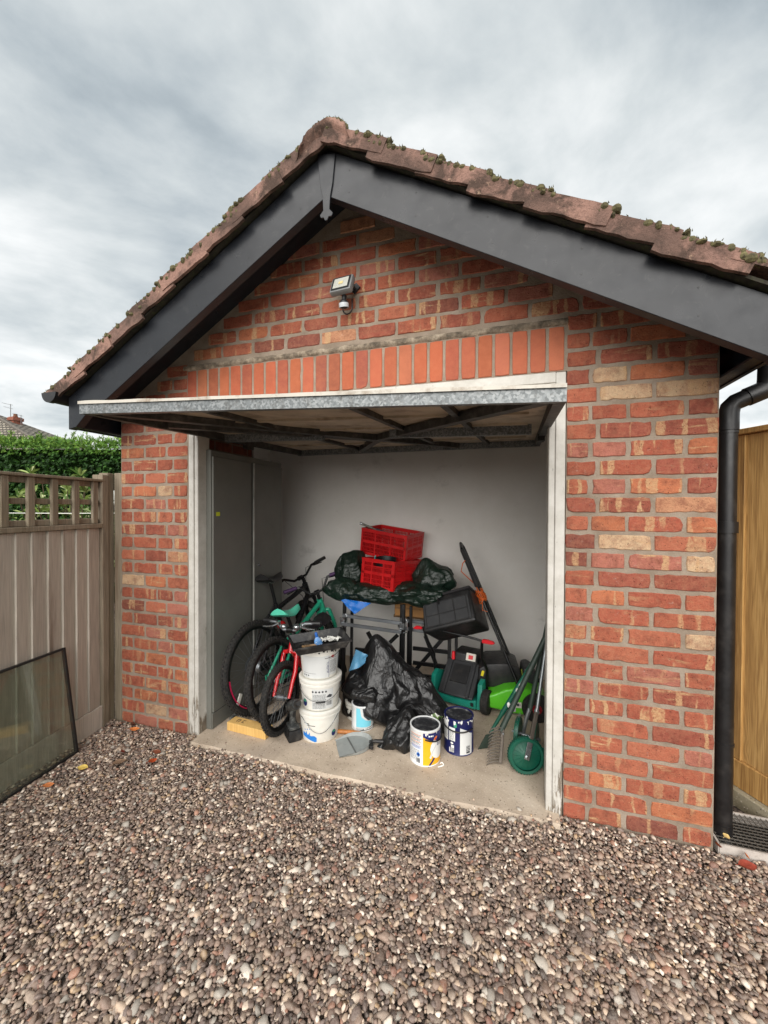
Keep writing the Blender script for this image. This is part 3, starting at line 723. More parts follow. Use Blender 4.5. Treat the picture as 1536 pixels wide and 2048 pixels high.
for k_ in range(5):          # pressed panels showing through from the front
    m = MB(); v0 = .06+k_*.185
    dbox(m, .05, .95, v0, v0+.012, .034, .047, 6); m.build('panel_ridge', MDW, GD, world=True)
for u in (.012, .988):
    m = MB(); p = dpt(u, .60); m.bx(p.x-.02, p.x+.02, p.y-.04, p.y+.04, p.z-.03, p.z+.01); m.build('hinge_plate', MRG, GD, world=True)
# ------------------------------------------------------------------ gravel (uncountable: one mesh)
def ico(sub):
    bm = bmesh.new(); bmesh.ops.create_icosphere(bm, subdivisions=sub, radius=1)
    bm.verts.ensure_lookup_table(); v = np.array([x.co[:] for x in bm.verts]); f = np.array([[x.index for x in q.verts] for q in bm.faces]); bm.free(); return v, f
def gravel():
    rg_ = np.random.default_rng(11)
    V0, F0, COLS = [], [], []; off = 0
    pal = np.array([S(126, 108, 98), S(104, 88, 80), S(140, 122, 110), S(88, 76, 72), S(150, 138, 126), S(176, 160, 142), S(206, 194, 178), S(226, 220, 208), S(70, 62, 60), S(150, 112, 94), S(132, 96, 84), S(168, 146, 116), S(116, 104, 100)])
    pw = np.array([6, 5, 5, 3.2, 4, 3.8, 3.0, 1.9, 1.6, 1.2, 1.0, 1.3, 3.6]); pw /= pw.sum()
    for layer, (sp, zc) in enumerate(((.0175, -.008), (.0138, .0005))):
        nx, ny = int(4.35/sp), int(2.05/(sp*.87))
        ix, iy = np.meshgrid(np.arange(nx), np.arange(ny))
        x = -.16+(ix+.5*(iy % 2))*sp; y = -2.0+iy*sp*.87
        x = (x+rg_.uniform(-.45, .45, x.shape)*sp).ravel(); y = (y+rg_.uniform(-.45, .45, y.shape)*sp).ravel()
        keep = (y < -.012) | (x > 3.46)
        fx = -.085-.162*y                                   # left fence line
        keep &= (x > fx+.0) 
        slab = (x > .66) & (x < 2.76) & (y > -.088+.012*np.sin(x*7)+rg_.uniform(-.03, .022, x.shape))
        keep &= ~(slab & ~((layer == 1) & (rg_.random(x.shape) < .045*np.exp(-(y+.09)/.05))))
        keep &= ~((x > 3.44) & (y > -.02))
        if layer == 1: keep &= rg_.random(x.shape) < .93
        x, y = x[keep], y[keep]; n = len(x)
        dist = np.hypot(x-2.577, y+2.101)
        near = (dist < 1.7) & (layer == 1) & (y > -1.42)
        r = np.clip(rg_.lognormal(math.log(.0072), .34, n), .0038, .017)
        big = rg_.random(n) < .022; r[big] *= rg_.uniform(1.4, 1.9, big.sum()); r = np.minimum(r, .019)
        ax = np.stack([r*rg_.uniform(.95, 1.5, n), r*rg_.uniform(.7, 1.05, n), r*rg_.uniform(.42, .7, n)], 1)
        mound = .012*np.exp(-((y+.02)/.10)**2)*((x < .7) | (x > 2.8)) + .004*np.sin(x*3.1+y*2)*np.cos(y*2.7)
        z = zc+rg_.uniform(-.0035, .004, n)+.014*((x > .62) & (x < 2.78))*np.clip((y+.16)/.07, 0, 1.2)+mound*(1 if layer else .8)
        yaw_ = rg_.uniform(0, 2*np.pi, n); t1 = rg_.normal(0, .35, n); t2 = rg_.normal(0, .35, n)
        cy, sy, c1, s1, c2, s2 = np.cos(yaw_), np.sin(yaw_), np.cos(t1), np.sin(t1), np.cos(t2), np.sin(t2)
        Z0 = np.zeros(n); O = np.ones(n)
        Rz = np.array([[cy, -sy, Z0], [sy, cy, Z0], [Z0, Z0, O]]).transpose(2, 0, 1)
        Rx = np.array([[O, Z0, Z0], [Z0, c1, -s1], [Z0, s1, c1]]).transpose(2, 0, 1)
        Ry = np.array([[c2, Z0, s2], [Z0, O, Z0], [-s2, Z0, c2]]).transpose(2, 0, 1)
        M = Rz @ Rx @ Ry
        col = pal[rg_.choice(len(pal), n, p=pw)]*rg_.uniform(.76, 1.3, (n, 1))*np.array([1.09, 1.0, .95]); col[big] = np.array(S(190, 182, 170))*rg_.uniform(.55, 1.0, (big.sum(), 1))
        for sel, sub in ((~near, 1), (near, 2)):
            if sel.sum() == 0: continue
            v, f = ico(sub); k = int(sel.sum())
            jit = 1+rg_.normal(0, 1, (k, len(v), 1))*rg_.uniform(.05, .22, (k, 1, 1))
            ang = big[sel][:, None, None]; jit = np.where(ang, 1+rg_.normal(0, .2, (k, len(v), 1)), jit)
            P = v[None]*jit*ax[sel][:, None]
            P = np.einsum('kij,kvj->kvi', M[sel], P)+np.stack([x[sel], y[sel], z[sel]], 1)[:, None]
            V0.append(P.reshape(-1, 3)); F0.append((f[None]+(np.arange(k)*len(v))[:, None, None]).reshape(-1, 3)+off); off += k*len(v)
            COLS.append(np.repeat(np.concatenate([col[sel], np.ones((k, 1))], 1), len(v), 0))
    V = np.concatenate(V0).astype(np.float32); F = np.concatenate(F0).astype(np.int32); K = np.concatenate(COLS).astype(np.float32)
    me = bpy.data.meshes.new('gravel'); me.vertices.add(len(V)); me.vertices.foreach_set('co', V.ravel())
    me.loops.add(F.size); me.loops.foreach_set('vertex_index', F.ravel()); me.polygons.add(len(F))
    me.polygons.foreach_set('loop_start', np.arange(0, F.size, 3, dtype=np.int32)); me.polygons.foreach_set('use_smooth', np.ones(len(F), dtype=bool))
    me.update(calc_edges=True); at = me.color_attributes.new('pcol', 'FLOAT_COLOR', 'POINT'); at.data.foreach_set('color', K.ravel())
    me.materials.append(MPB); o = bpy.data.objects.new('gravel', me); C.objects.link(o)
    o['kind'] = 'stuff'; o['label'] = 'loose brown and grey pebble gravel covering the driveway'; o['category'] = 'gravel'
    return len(F)
print('gravel tris', gravel())

# ------------------------------------------------------------------ left fence
LF = thing('garden_fence', 'weathered grey timber fence with trellis top, left of the garage', 'fence', (-.085, 0, 0))
FD = Vector((.16, -.987, 0)); FN = Vector((.987, .16, 0)); FO = Vector((-.085, -.02, 0))
def fp(s, n_=0, z=0): return FO+FD*s+FN*n_+Vector((0, 0, z))
def fbox(m, s0, s1, n0, n1, z0, z1, n1b=None):
    n1b = n1 if n1b is None else n1b
    m.add([fp(s0, n0, z0), fp(s1, n0, z0), fp(s1, n1b, z0), fp(s0, n1, z0), fp(s0, n0, z1), fp(s1, n0, z1), fp(s1, n1b, z1), fp(s0, n1, z1)],
          [(3, 2, 1, 0), (4, 5, 6, 7), (0, 1, 5, 4), (1, 2, 6, 5), (2, 3, 7, 6), (3, 0, 4, 7)])
    return m
def wood(m, name, mat, par, bevel=.002, k=None):
    c = [(random.random(), random.random(), random.random(), 1)]
    return m.build(name, mat, par, world=True, bevel=bevel, attrs={'bcol': c*len(m.v)})
wood(MB().bx(-.072, -.003, .006, .062, -.05, 1.74), 'post', MTR, LF, .004)
for s0, s1, zt in ((-.032, .022, 1.738), (.0225, .075, 1.722)):
    wood(fbox(MB(), s0, s1, -.06, .012 if s0 < 0 else .02, -.05, zt), 'post', MTR, LF, .004)
s = .078; i = 0
while s < 2.3:
    w_ = rnd(.084, .096); m = fbox(MB(), s, s+w_+.012, -.012, -.002, .155, 1.36, .012)
    wood(m, 'board', MFL, LF, .0015); s += w_; i += 1
wood(fbox(MB(), .076, 2.3, -.02, .016, -.04, .152), 'gravel_board', MFL, LF, .003)
wood(fbox(MB(), .076, 2.3, -.03, .022, 1.362, 1.392), 'capping_rail', MTR, LF, .003)
for z, h in ((1.41, .035), (1.535, .034), (1.655, .034)):
    wood(fbox(MB(), .078, 2.3, -.035, -.012, z-h/2, z+h/2), 'trellis_rail', MTR, LF, .003)
s = .10
while s < 2.2:
    q = rnd(-.004, .004); wood(fbox(MB(), s+q, s+q+.040, -.0115, .010, 1.3925, 1.672), 'trellis_slat', MTR, LF, .003); s += .138
wood(fbox(MB(), .05, 2.3, -.045, .022, 1.673, 1.69), 'trellis_cap', MTR, LF, .003)
# ------------------------------------------------------------------ loose glazing unit leaning on the fence
GP = thing('glass_pane', 'black-edged glass pane leaning against the weathered fence', 'glass pane', (.06, -.36, 0))
def m_glass():
    t = NT('clear_glass'); p = t.pos('World')
    gl = t.n('ShaderNodeBsdfGlossy'); gl.inputs['Roughness'].default_value = .015; gl.inputs['Color'].default_value = (.9, .95, .93, 1)
    tr = t.n('ShaderNodeBsdfTransparent'); tr.inputs['Color'].default_value = (.86, .89, .85, 1)
    lw = t.n('ShaderNodeLayerWeight'); lw.inputs['Blend'].default_value = .5; fr = t.math('ADD', .055, t.math('MULTIPLY', t.math('POWER', lw.outputs['Facing'], 4), .9))
    mxs = t.n('ShaderNodeMixShader'); t.l(fr, mxs.inputs[0]); t.l(tr.outputs[0], mxs.inputs[1]); t.l(gl.outputs[0], mxs.inputs[2])
    df = t.n('ShaderNodeBsdfDiffuse'); df.inputs[0].default_value = (*S(150, 150, 138), 1); m2 = t.n('ShaderNodeMixShader')
    t.l(t.ramp(t.noise(t.map(p, (1, 1, .5)), 6, 6, .7), [(.45, .03), (.75, .16)]), m2.inputs[0]); t.l(mxs.outputs[0], m2.inputs[1]); t.l(df.outputs[0], m2.inputs[2])
    t.l(m2.outputs[0], t.out.inputs[0]); return t.m
gd = Vector((.15, -.989, 0)).normalized(); b0 = Vector((.066, -.344, .004)); up_ = (Vector((.004, -.376, .648))-b0); uh = up_.normalized(); gn = gd.cross(uh)*-1; GW = 1.15; GHh = .65
def gpt(a, b, n_): return b0+gd*a+uh*b+gn*n_
def gbox(m, a0, a1, b_0, b_1, n0, n1):
    m.add([gpt(a0, b_0, n0), gpt(a1, b_0, n0), gpt(a1, b_1, n0), gpt(a0, b_1, n0), gpt(a0, b_0, n1), gpt(a1, b_0, n1), gpt(a1, b_1, n1), gpt(a0, b_1, n1)], [(3, 2, 1, 0), (4, 5, 6, 7), (0, 1, 5, 4), (1, 2, 6, 5), (2, 3, 7, 6), (3, 0, 4, 7)]); return m
MBE = pm('black_edge_seal', S(24, 26, 27), .45, var=.3, space='World')
MGL = m_glass()
for n0 in (-.009, .007): 
    m = MB(); m.add([gpt(.001, .001, n0), gpt(GW-.001, .001, n0), gpt(GW-.001, GHh-.001, n0), gpt(.001, GHh-.001, n0)], [(0, 1, 2, 3)]); m.build('glass_sheet', MGL, GP, world=True)
for a0, a1, q0, q1 in ((0, .014, 0, GHh), (GW-.014, GW, 0, GHh), (.0142, GW-.0142, 0, .013), (.0142, GW-.0142, GHh-.012, GHh)):
    gbox(MB(), a0, a1, q0, q1, -.011, .009).build('edge_seal', MBE, GP, world=True, bevel=.001)
# ------------------------------------------------------------------ right fence, kerb, drain grate
RF = thing('boundary_fence', 'golden new timber closeboard fence at the right edge behind the downpipe', 'fence', (3.7, .44, 0))
d_ = Vector((.49, -.872, 0)).normalized(); nn = Vector((-d_.y, d_.x, 0))*-1; ro = Vector((3.52, .76, 0))
def rp_(s, n_, z): return ro+d_*s+nn*n_+Vector((0, 0, z))
def rbox(m, s0, s1, n0, n1, z0, z1, n1b=None):
    n1b = n1 if n1b is None else n1b
    m.add([rp_(s0, n0, z0), rp_(s1, n0, z0), rp_(s1, n1b, z0), rp_(s0, n1, z0), rp_(s0, n0, z1), rp_(s1, n0, z1), rp_(s1, n1b, z1), rp_(s0, n1, z1)], [(3, 2, 1, 0), (4, 5, 6, 7), (0, 1, 5, 4), (1, 2, 6, 5), (2, 3, 7, 6), (3, 0, 4, 7)]); return m
s = .02
while s < 1.9:
    w_ = .128; wood(rbox(MB(), s, s+w_+.012, -.012, .0, .215, 1.885, .012), 'board', MFR, RF, .0015); s += w_
wood(rbox(MB(), 0, 1.95, -.015, .02, .075, .213), 'gravel_board', MFR, RF, .003)
wood(rbox(MB(), 0, 1.95, -.03, .03, 1.887, 1.915), 'capping_rail', MFR, RF, .003)
MKE = m_concrete('mossy_concrete', (104, 98, 78), (150, 142, 118), (178, 168, 146))
struct(rbox(MB(), -.05, 2.0, -.02, .045, -.05, .073).build('kerb', MKE, bevel=.006))
DG = thing('drain_grate', 'dark steel mesh drain grate in a pale tray beside the downpipe', 'drain', (3.60, .09, 0))
m = MB()
x0, x1, y0, y1 = 3.462, 3.80, -.005, .235
for a, b in (((x0, y0), (x1, y0)), ((x1, y0), (x1, y1)), ((x1, y1), (x0, y1)), ((x0, y1), (x0, y0))):
    m.bar((*a, .018), (*b, .018), .008, .05)
m.build('tray', pm('tray_white', S(188, 180, 172), .6, var=.15, dirt=S(90, 80, 70), dirt_amt=.5, space='World'), DG, world=True)
m = MB(); m.bx(x0+.004, x1-.004, y0+.004, y1-.004, -.008, .002); m.build('tray_base', pm('drain_dark', S(24, 21, 18), .9, space='World'), DG, world=True)
m = MB(); k_ = x0+.012
while k_ < x1: m.bx(k_, k_+.0022, y0+.004, y1-.004, .036, .0395); k_ += .0205
m.build('grate_bar', pm('grate_steel', S(104, 100, 94), .55, .3, space='World'), DG, world=True)
m = MB(); k_ = y0+.012
while k_ < y1: m.bx(x0+.004, x1-.004, k_, k_+.0024, .0362, .0402); k_ += .0205
m.build('grate_bar', pm('grate_steel', S(104, 100, 94), .55, .3), DG, world=True)
# ------------------------------------------------------------------ fallen leaves
def leaf(name, label, x, y, z, L, wd, rz, col, curl=.3, tilt=0.):
    m = MB(); n = 7; vv = []; ff = []
    for i in range(n+1):
        t = i/n; hw = wd*math.sin(math.pi*min(1, t*.97+.02))**.8*.5
        for j in (-1, 0, 1): vv.append((L*(t-.5), hw*j, curl*L*(t-.5)**2*1.4+abs(j)*hw*.35))
    for i in range(n):
        for j in range(2): ff.append((i*3+j, (i+1)*3+j, (i+1)*3+j+1, i*3+j+1))
    vv2 = [(a, b, c-.0012) for a, b, c in vv]; k = len(vv)
    m.add(vv+vv2, ff+[tuple(k+q for q in reversed(f)) for f in ff]); m.tube([(-L*.5-.012, 0, .003), (-L*.45, 0, curl*L*.28)], .0009, 4)
    o = m.build(name, pm('leaf_%d_%d_%d' % col, S(*col), .55, var=.4, vs_=60), smooth=60)
    o.location = (x, y, z); o.rotation_euler = (tilt, tilt*.5, rz); WM[o] = Matrix.Translation((x, y, z))
    return tag(o, label, 'leaf')
leaf('fallen_leaf', 'large reddish brown leaf on gravel in front of the drain grate', 3.53, -.075, .022, .075, .045, .3, (140, 62, 48), .2, .15)
leaf('fallen_leaf', 'small orange leaf upright against the drain tray', 3.545, -.035, .035, .04, .025, 1.2, (196, 110, 50), .3, .8)
leaf('fallen_leaf', 'rust brown leaf wedged between brick pier and drain tray', 3.452, -.012, .04, .06, .022, 1.55, (150, 74, 36), .2, .9)
leaf('fallen_leaf', 'pale yellow leaf lying at the foot of the downpipe', 3.503, .035, .052, .035, .026, .8, (206, 178, 116), .4, .3)
leaf('fallen_leaf', 'orange leaf on gravel by the foot of the left brick pier', .205, -.075, .022, .06, .035, .5, (214, 130, 70), .5, .2)
leaf('fallen_leaf', 'dark brown curled leaf beside the orange leaf at the left pier', .14, -.035, .022, .06, .03, 2.4, (92, 52, 38), .6, .3)
leaf('fallen_leaf', 'yellow leaf on gravel below the right end of the glass pane', .27, -.46, .018, .055, .04, .4, (220, 190, 100), .3, .15)
leaf('fallen_leaf', 'orange brown leaf on gravel under the glass pane, nearest the left edge', .24, -.62, .018, .05, .03, .9, (196, 120, 70), .4, .3)
leaf('fallen_leaf', 'bright rust leaf standing on edge on gravel left of the concrete floor', .60, -.30, .025, .06, .025, 1.5, (176, 72, 30), .3, .5)
leaf('fallen_leaf', 'dark red narrow leaf on gravel between glass pane and garage floor', .35, -.28, .02, .055, .022, 2.6, (110, 44, 34), .3, .3)
leaf('fallen_leaf', 'greyish brown flat leaf on gravel near the left door post', .42, -.36, .018, .07, .045, 1.1, (128, 104, 84), .2, .1)
leaf('fallen_leaf', 'brown leaf on gravel left of the bright rust leaf', .55, -.22, .02, .05, .03, .2, (122, 66, 44), .4, .2)
# ------------------------------------------------------------------ beyond the left fence
HG = thing('conifer_hedge', 'tall clipped green conifer hedge behind the trellis fence', 'hedge', (-4.5, 2.2, 0))
hd = Vector((.954, .30, 0)); hn = Vector((.30, -.954, 0)); ho = Vector((-4.73, 1.9, 0))
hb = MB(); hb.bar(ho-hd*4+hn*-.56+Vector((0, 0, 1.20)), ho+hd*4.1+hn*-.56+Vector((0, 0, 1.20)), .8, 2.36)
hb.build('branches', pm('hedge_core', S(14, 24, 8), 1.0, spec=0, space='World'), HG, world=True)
rg_ = np.random.default_rng(5); hv = []; hf = []; hc = []
def spray(p, d, L, wd, c):
    """one flat feathery spray: a bent strip of three narrow leaflets"""
    d = d.normalized(); s2 = d.cross(Vector((rnd(-1, 1), rnd(-1, 1), rnd(-.3, 1)))).normalized()
    for a in (-.55, 0, .55):
        e_ = (d+s2*a).normalized(); q = s2*wd*(.5 if a else .7); k = len(hv); l_ = L*(1 if a == 0 else .7)
        hv.extend([p-q*.4, p+q*.4, p+e_*l_*.55+q, p+e_*l_*.55-q, p+e_*l_+Vector((0, 0, -.12*l_))]); hf.extend([(k, k+1, k+2, k+3), (k+3, k+2, k+4)]); hc.extend([(*c, 1)]*5)
for i in range(30000):
    s_ = rnd(-4.1, 4.2); top = rnd(0, 1) < .22
    lump = .10*mnoise.noise((s_*1.7, i % 7*0, 1))
    if top:
        p = ho+hd*s_+hn*rnd(-.6, .02)+Vector((0, 0, 2.47+lump*.7+rnd(-.06, .07))); d = Vector((rnd(-.7, .7), rnd(-.7, .4), 1)); c = random.choice([S(112, 152, 52), S(132, 168, 62), S(90, 132, 46)]); L = rnd(.04, .11)
    else:
        z = rnd(.9, 2.52); p = ho+hd*s_+hn*(rnd(-.13, .05)+.09*mnoise.noise((s_*2.2, z*2.6, 4)))+Vector((0, 0, z)); d = hn*rnd(.3, 1)+hd*rnd(-.8, .8)+Vector((0, 0, rnd(-.9, .35)))
        c = random.choice([S(50, 88, 34), S(62, 104, 40), S(76, 120, 46), S(40, 72, 30), S(34, 60, 28)]); 
        if z > 2.3: c = random.choice([S(96, 140, 50), S(78, 122, 46), S(112, 150, 54)])
        L = rnd(.035, .085)
    spray(p, d, L, rnd(.006, .012), c)
for i in range(40):
    s_ = rnd(-4, 4); p = ho+hd*s_+hn*rnd(-.3, .0)+Vector((0, 0, 2.5))
    for q in range(7): spray(p+Vector((0, 0, q*.022)), Vector((rnd(-1, 1), rnd(-1, 1), .9)), .06, .01, S(120, 150, 66))
def m_leafattr(name, rough=.6):
    t = NT(name); at = t.n('ShaderNodeAttribute', attribute_name='lcol'); p = t.pos('World')
    c = t.mix(t.ramp(t.noise(p, 14, 4), [(.3, .0), (.7, .45)]), at.outputs['Color'], S(36, 56, 22))
    t.set(color=c, rough=rough, spec=.35); return t.m
MLF = m_leafattr('leaf_green')
me = MB(); me.v = [tuple(v) for v in hv]; me.f = hf; me.m = [0]*len(hf)
me.build('foliage', MLF, HG, world=True, attrs={'lcol': hc}, kind='stuff')
def shrub(label, base, h, r_, nst, seed, pale):
    random.seed(seed); t = thing('shrub', label, 'shrub', base, group=None); st = MB(); lv = MB(); lc = []
    for i in range(nst):
        a = rnd(0, 6.28); tip = Vector((base[0]+r_*math.cos(a)*rnd(.2, 1), base[1]+r_*math.sin(a)*rnd(.2, 1), h*rnd(.72, 1.05)))
        b = Vector(base)+Vector((rnd(-.08, .08), rnd(-.08, .08), 0)); mid = b.lerp(tip, .5)+Vector((0, 0, .1))
        st.tube([b, mid, tip], [.012, .009, .004], 5)
        for k in range(26):
            tt = rnd(.35, 1.0) if k > 8 else 1.0
            p = (mid.lerp(tip, (tt-.5)*2) if tt > .5 else b.lerp(mid, tt*2))
            d = Vector((rnd(-1, 1), rnd(-1, 1), rnd(-.1, 1.1))).normalized(); s2 = d.cross(Vector((rnd(-.4, .4), rnd(-.4, .4), 1))).normalized(); L = rnd(.07, .12); wd = L*.17
            up2 = s2.cross(d)*.012
            c = random.choice(pale) 
            lv.add([p, p+d*L*.35+s2*wd+up2, p+d*L*.35, p+d*L*.35-s2*wd+up2, p+d*L*.75+s2*wd*.8+up2, p+d*L*.75, p+d*L*.75-s2*wd*.8+up2, p+d*L], [(0, 1, 2), (0, 2, 3), (1, 4, 5, 2), (2, 5, 6, 3), (4, 7, 5), (5, 7, 6)])
            lc.extend([(*c, 1)]*8)
    st.build('stem', pm('shrub_stem', S(70, 60, 40), .9), t, world=True); lv.build('foliage', MLF, t, world=True, attrs={'lcol': lc}, kind='stuff')
PA = [S(126, 150, 70), S(160, 180, 104), S(206, 214, 160), S(84, 118, 50), S(176, 194, 120)]
shrub('pale variegated leafy shrub behind the trellis, leftmost', (-2.35, .35, 0), 1.62, .42, 26, 1, PA[2:]+[PA[0], S(70, 100, 44), S(90, 120, 56)])
shrub('bright yellow-green leafy shrub behind the middle of the trellis', (-1.45, .62, 0), 1.72, .40, 30, 2, PA)
shrub('low dark glossy shrub behind the trellis beside the post', (-.95, .95, 0), 1.50, .40, 26, 3, [S(52, 84, 38), S(70, 104, 46), S(104, 132, 66), S(150, 168, 110)])
random.seed(31)
m = MB(); m.tube([(-3.2, -.35, 1.47), (-2.0, .0, 1.448), (-1.0, .3, 1.446), (-.3, .55, 1.452)], .0035, 6)
tag(m.build('garden_cable', pm('cable_white', S(222, 222, 214), .5), smooth=60), 'thin white cable strung behind the trellis', 'cable')
hs = thing('white_housing', 'small white rounded plastic housing with dark window behind the trellis', 'housing', (-1.62, 1.3, 0))
m = MB(); m.box((-1.60, 1.30, 1.60), (.20, .16, .17)); m.build('cover', pm('housing_white', S(214, 216, 208), .45), hs, world=True, bevel=.055, segs=4, smooth=60)
m = MB(); m.box((-1.54, 1.214, 1.585), (.055, .012, .085)); m.build('window', pm('housing_dark', S(44, 52, 54), .25), hs, world=True, bevel=.004)
m = MB(); m.cyl((-1.60, 1.30, 0), (-1.60, 1.30, 1.515), .03); m.box((-1.58, 1.30, 1.49), (.16, .12, .05)); m.build('stand', pm('housing_grey', S(70, 72, 70), .6), hs, world=True)
# far house with hipped roof and chimney
HS = thing('neighbour_house', 'far house with grey tiled hipped roof and brick chimney above the hedge', 'house', (-27, 16, 0))
def m_roof():
    t = NT('far_roof_tiles'); p = t.pos('World'); b = t.n('ShaderNodeTexBrick'); sp = t.n('ShaderNodeSeparateXYZ'); t.l(p, sp.inputs[0]); cbn = t.n('ShaderNodeCombineXYZ'); t.l(t.math('ADD', sp.outputs[0], sp.outputs[1]), cbn.inputs[0]); t.l(sp.outputs[2], cbn.inputs[1]); t.l(cbn.outputs[0], b.inputs['Vector'])
    b.inputs['Scale'].default_value = 1; b.inputs['Brick Width'].default_value = .3; b.inputs['Row Height'].default_value = .2; b.inputs['Mortar Size'].default_value = .04
    b.inputs['Color1'].default_value = (*S(120, 112, 100), 1); b.inputs['Color2'].default_value = (*S(150, 142, 128), 1); b.inputs['Mortar'].default_value = (*S(60, 56, 50), 1)
    return t.set(color=b.outputs['Color'], rough=.9)
hx = Vector((.954, .30, 0)); hy = Vector((-.30, .954, 0)); hq = Vector((-24.87, 15.51, 0))   # right-hand front corner of the eaves
def H(a, b, z): return hq+hx*a+hy*b+Vector((0, 0, z))
apx = Vector((-33.88, 16.91, 8.51)); ez = 5.03
m = MB(); m.add([H(-.3, .3, 0), H(-9, .3, 0), H(-9, 8, 0), H(-.3, 8, 0), H(-.3, .3, ez), H(-9, .3, ez), H(-9, 8, ez), H(-.3, 8, ez)], [(0, 1, 5, 4), (1, 2, 6, 5), (2, 3, 7, 6), (3, 0, 4, 7)]); m.build('wall', MBW, HS, world=True)
m = MB(); m.add([H(0, 0, ez), H(-9.4, 0, ez), H(-9.4, 8.4, ez), H(0, 8.4, ez), apx, apx-hx*2], [(0, 1, 5, 4), (1, 2, 5), (2, 3, 4, 5), (3, 0, 4), (0, 3, 2, 1)]); rf_ = m.build('roof', m_roof(), HS, world=True)
m = MB(); m.tube([H(0, 0, ez+.04), apx+Vector((0, 0, .04))], .10, 6); m.build('hip_ridge', pm('hip_grey', S(104, 98, 90), .9), rf_, world=True)
m = MB(); m.box((-31.66, 17.60, 7.11), (.55, .55, 1.6)); m.box((-31.66, 17.60, 7.75), (.68, .68, .22)); m.build('chimney', MBW, rf_, world=True)
m = MB(); m.lathe([(.12, 0), (.14, .05), (.11, .2), (.13, .24)], 12, M=Matrix.Translation((-31.66, 17.60, 7.91))); m.build('chimney_pot', pm('pot_terracotta', S(110, 74, 54), .9), rf_, world=True)
for q in (Vector((-32.02, 17.51, 8.88)), Vector((-31.29, 17.73, 8.09))):
    m = MB(); m.cyl((q.x, q.y, q.z-1.9), q, .022, n=6)
    for dz, l_ in ((-.05, .62), (-.32, .5)): m.bar(q-hx*l_+Vector((0, 0, dz+.14)), q+hx*.15+Vector((0, 0, dz-.03)), .028, .028)
    m.build('aerial', pm('aerial_metal', S(110, 112, 112), .5, .4), rf_, world=True)
# ------------------------------------------------------------------ floodlight on the gable
FLT = thing('floodlight', 'small grey floodlight with motion sensor on the brick gable', 'floodlight', (1.69, -.004, 2.72))
rt_ = Euler((R(-22), 0, R(-6))).to_matrix().to_4x4()
Mh = Matrix.Translation((1.705, -.095, 2.705)) @ rt_
MGH = pm('light_grey_housing', S(120, 122, 122), .5, var=.2, dirt=S(70, 68, 64), dirt_amt=.5)
m = MB().box((0, 0, 0), (.128, .034, .105)); m.build('housing', MGH, FLT, world=True, bevel=.010, segs=2, smooth=40, M=Mh)
m = MB().box((0, -.0178, 0), (.108, .003, .086)); m.build('bezel', pm('light_bezel', S(34, 36, 38), .4), FLT, world=True, M=Mh)
m = MB(); a, b, c_, dd = .044, .034, .014, .010
m.add([(-a, -.0205, -b), (a, -.0205, -b), (a, -.0205, b), (-a, -.0205, b), (-c_, -.0198, -dd), (c_, -.0198, -dd), (c_, -.0198, dd), (-c_, -.0198, dd)], [(0, 1, 5, 4), (1, 2, 6, 5), (2, 3, 7, 6), (3, 0, 4, 7)])
m.build('reflector', pm('light_reflector', S(206, 206, 196), .3, .2, var=.08), FLT, world=True, M=Mh)
m = MB().box((0, -.0202, 0), (.026, .002, .018)); m.build('led_chip', pm('light_led', S(214, 196, 140), .4), FLT, world=True, M=Mh)
m = MB(); m.box((1.747, -.012, 2.725), (.034, .012, .05), rot=Euler((0, R(45), 0))); m.tube([(1.747, -.02, 2.722), (1.757, -.06, 2.712), (1.772, -.09, 2.70)], .006, 6); m.cyl((1.745, -.026, 2.718), (1.745, -.018, 2.718), .009, n=10); m.build('bracket', pm('light_black', S(22, 22, 24), .45), FLT, world=True)
m = MB(); m.cyl((1.712, -.085, 2.655), (1.712, -.09, 2.628), .013, n=12); m.ball((1.712, -.09, 2.607), (.025, .025, .026), 16, 10); m.build('sensor', pm('light_black', S(22, 22, 24), .45), FLT, world=True, smooth=50)
m = MB(); m.lathe([(.0262, -.012), (.0268, 0), (.0262, .010)], 20, M=Matrix.Translation((1.712, -.091, 2.601)) @ Euler((R(15), 0, 0)).to_matrix().to_4x4(), cap0=False, cap1=False); m.build('sensor_window', pm('sensor_window', S(196, 200, 204), .35, var=.05), FLT, world=True, smooth=60)
pth = [(1.712-.028*math.cos(a_)*1.0-.0, -.04, 2.60-.034*math.sin(a_)+.01) for a_ in [math.pi*k_/12 for k_ in range(13)]]
m = MB(); m.tube([(1.69, -.06, 2.66)]+pth+[(1.735, -.03, 2.66)], .0042, 6); m.build('cable', pm('light_black', S(22, 22, 24), .45), FLT, world=True, smooth=60)
# ================================================================== inside the garage
FZ = .022
BLK = pm('black_plastic', S(26, 26, 27), .45, var=.3, dirt=S(90, 86, 80), dirt_amt=.25)
BLM = pm('black_metal', S(20, 20, 21), .35, .2, var=.3)
CHR = pm('chrome', S(180, 184, 186), .22, .9, var=.1)
GRY = pm('grey_metal', S(130, 134, 138), .38, .7, var=.15)
RUB = pm('tyre_rubber', S(30, 29, 28), .85, var=.35, vs_=40, dirt=S(88, 80, 70), dirt_amt=.45, bump=.3)
WHP = pm('white_plastic', S(226, 224, 216), .42, var=.06, vs_=5, dirt=S(170, 160, 140), dirt_amt=.35)
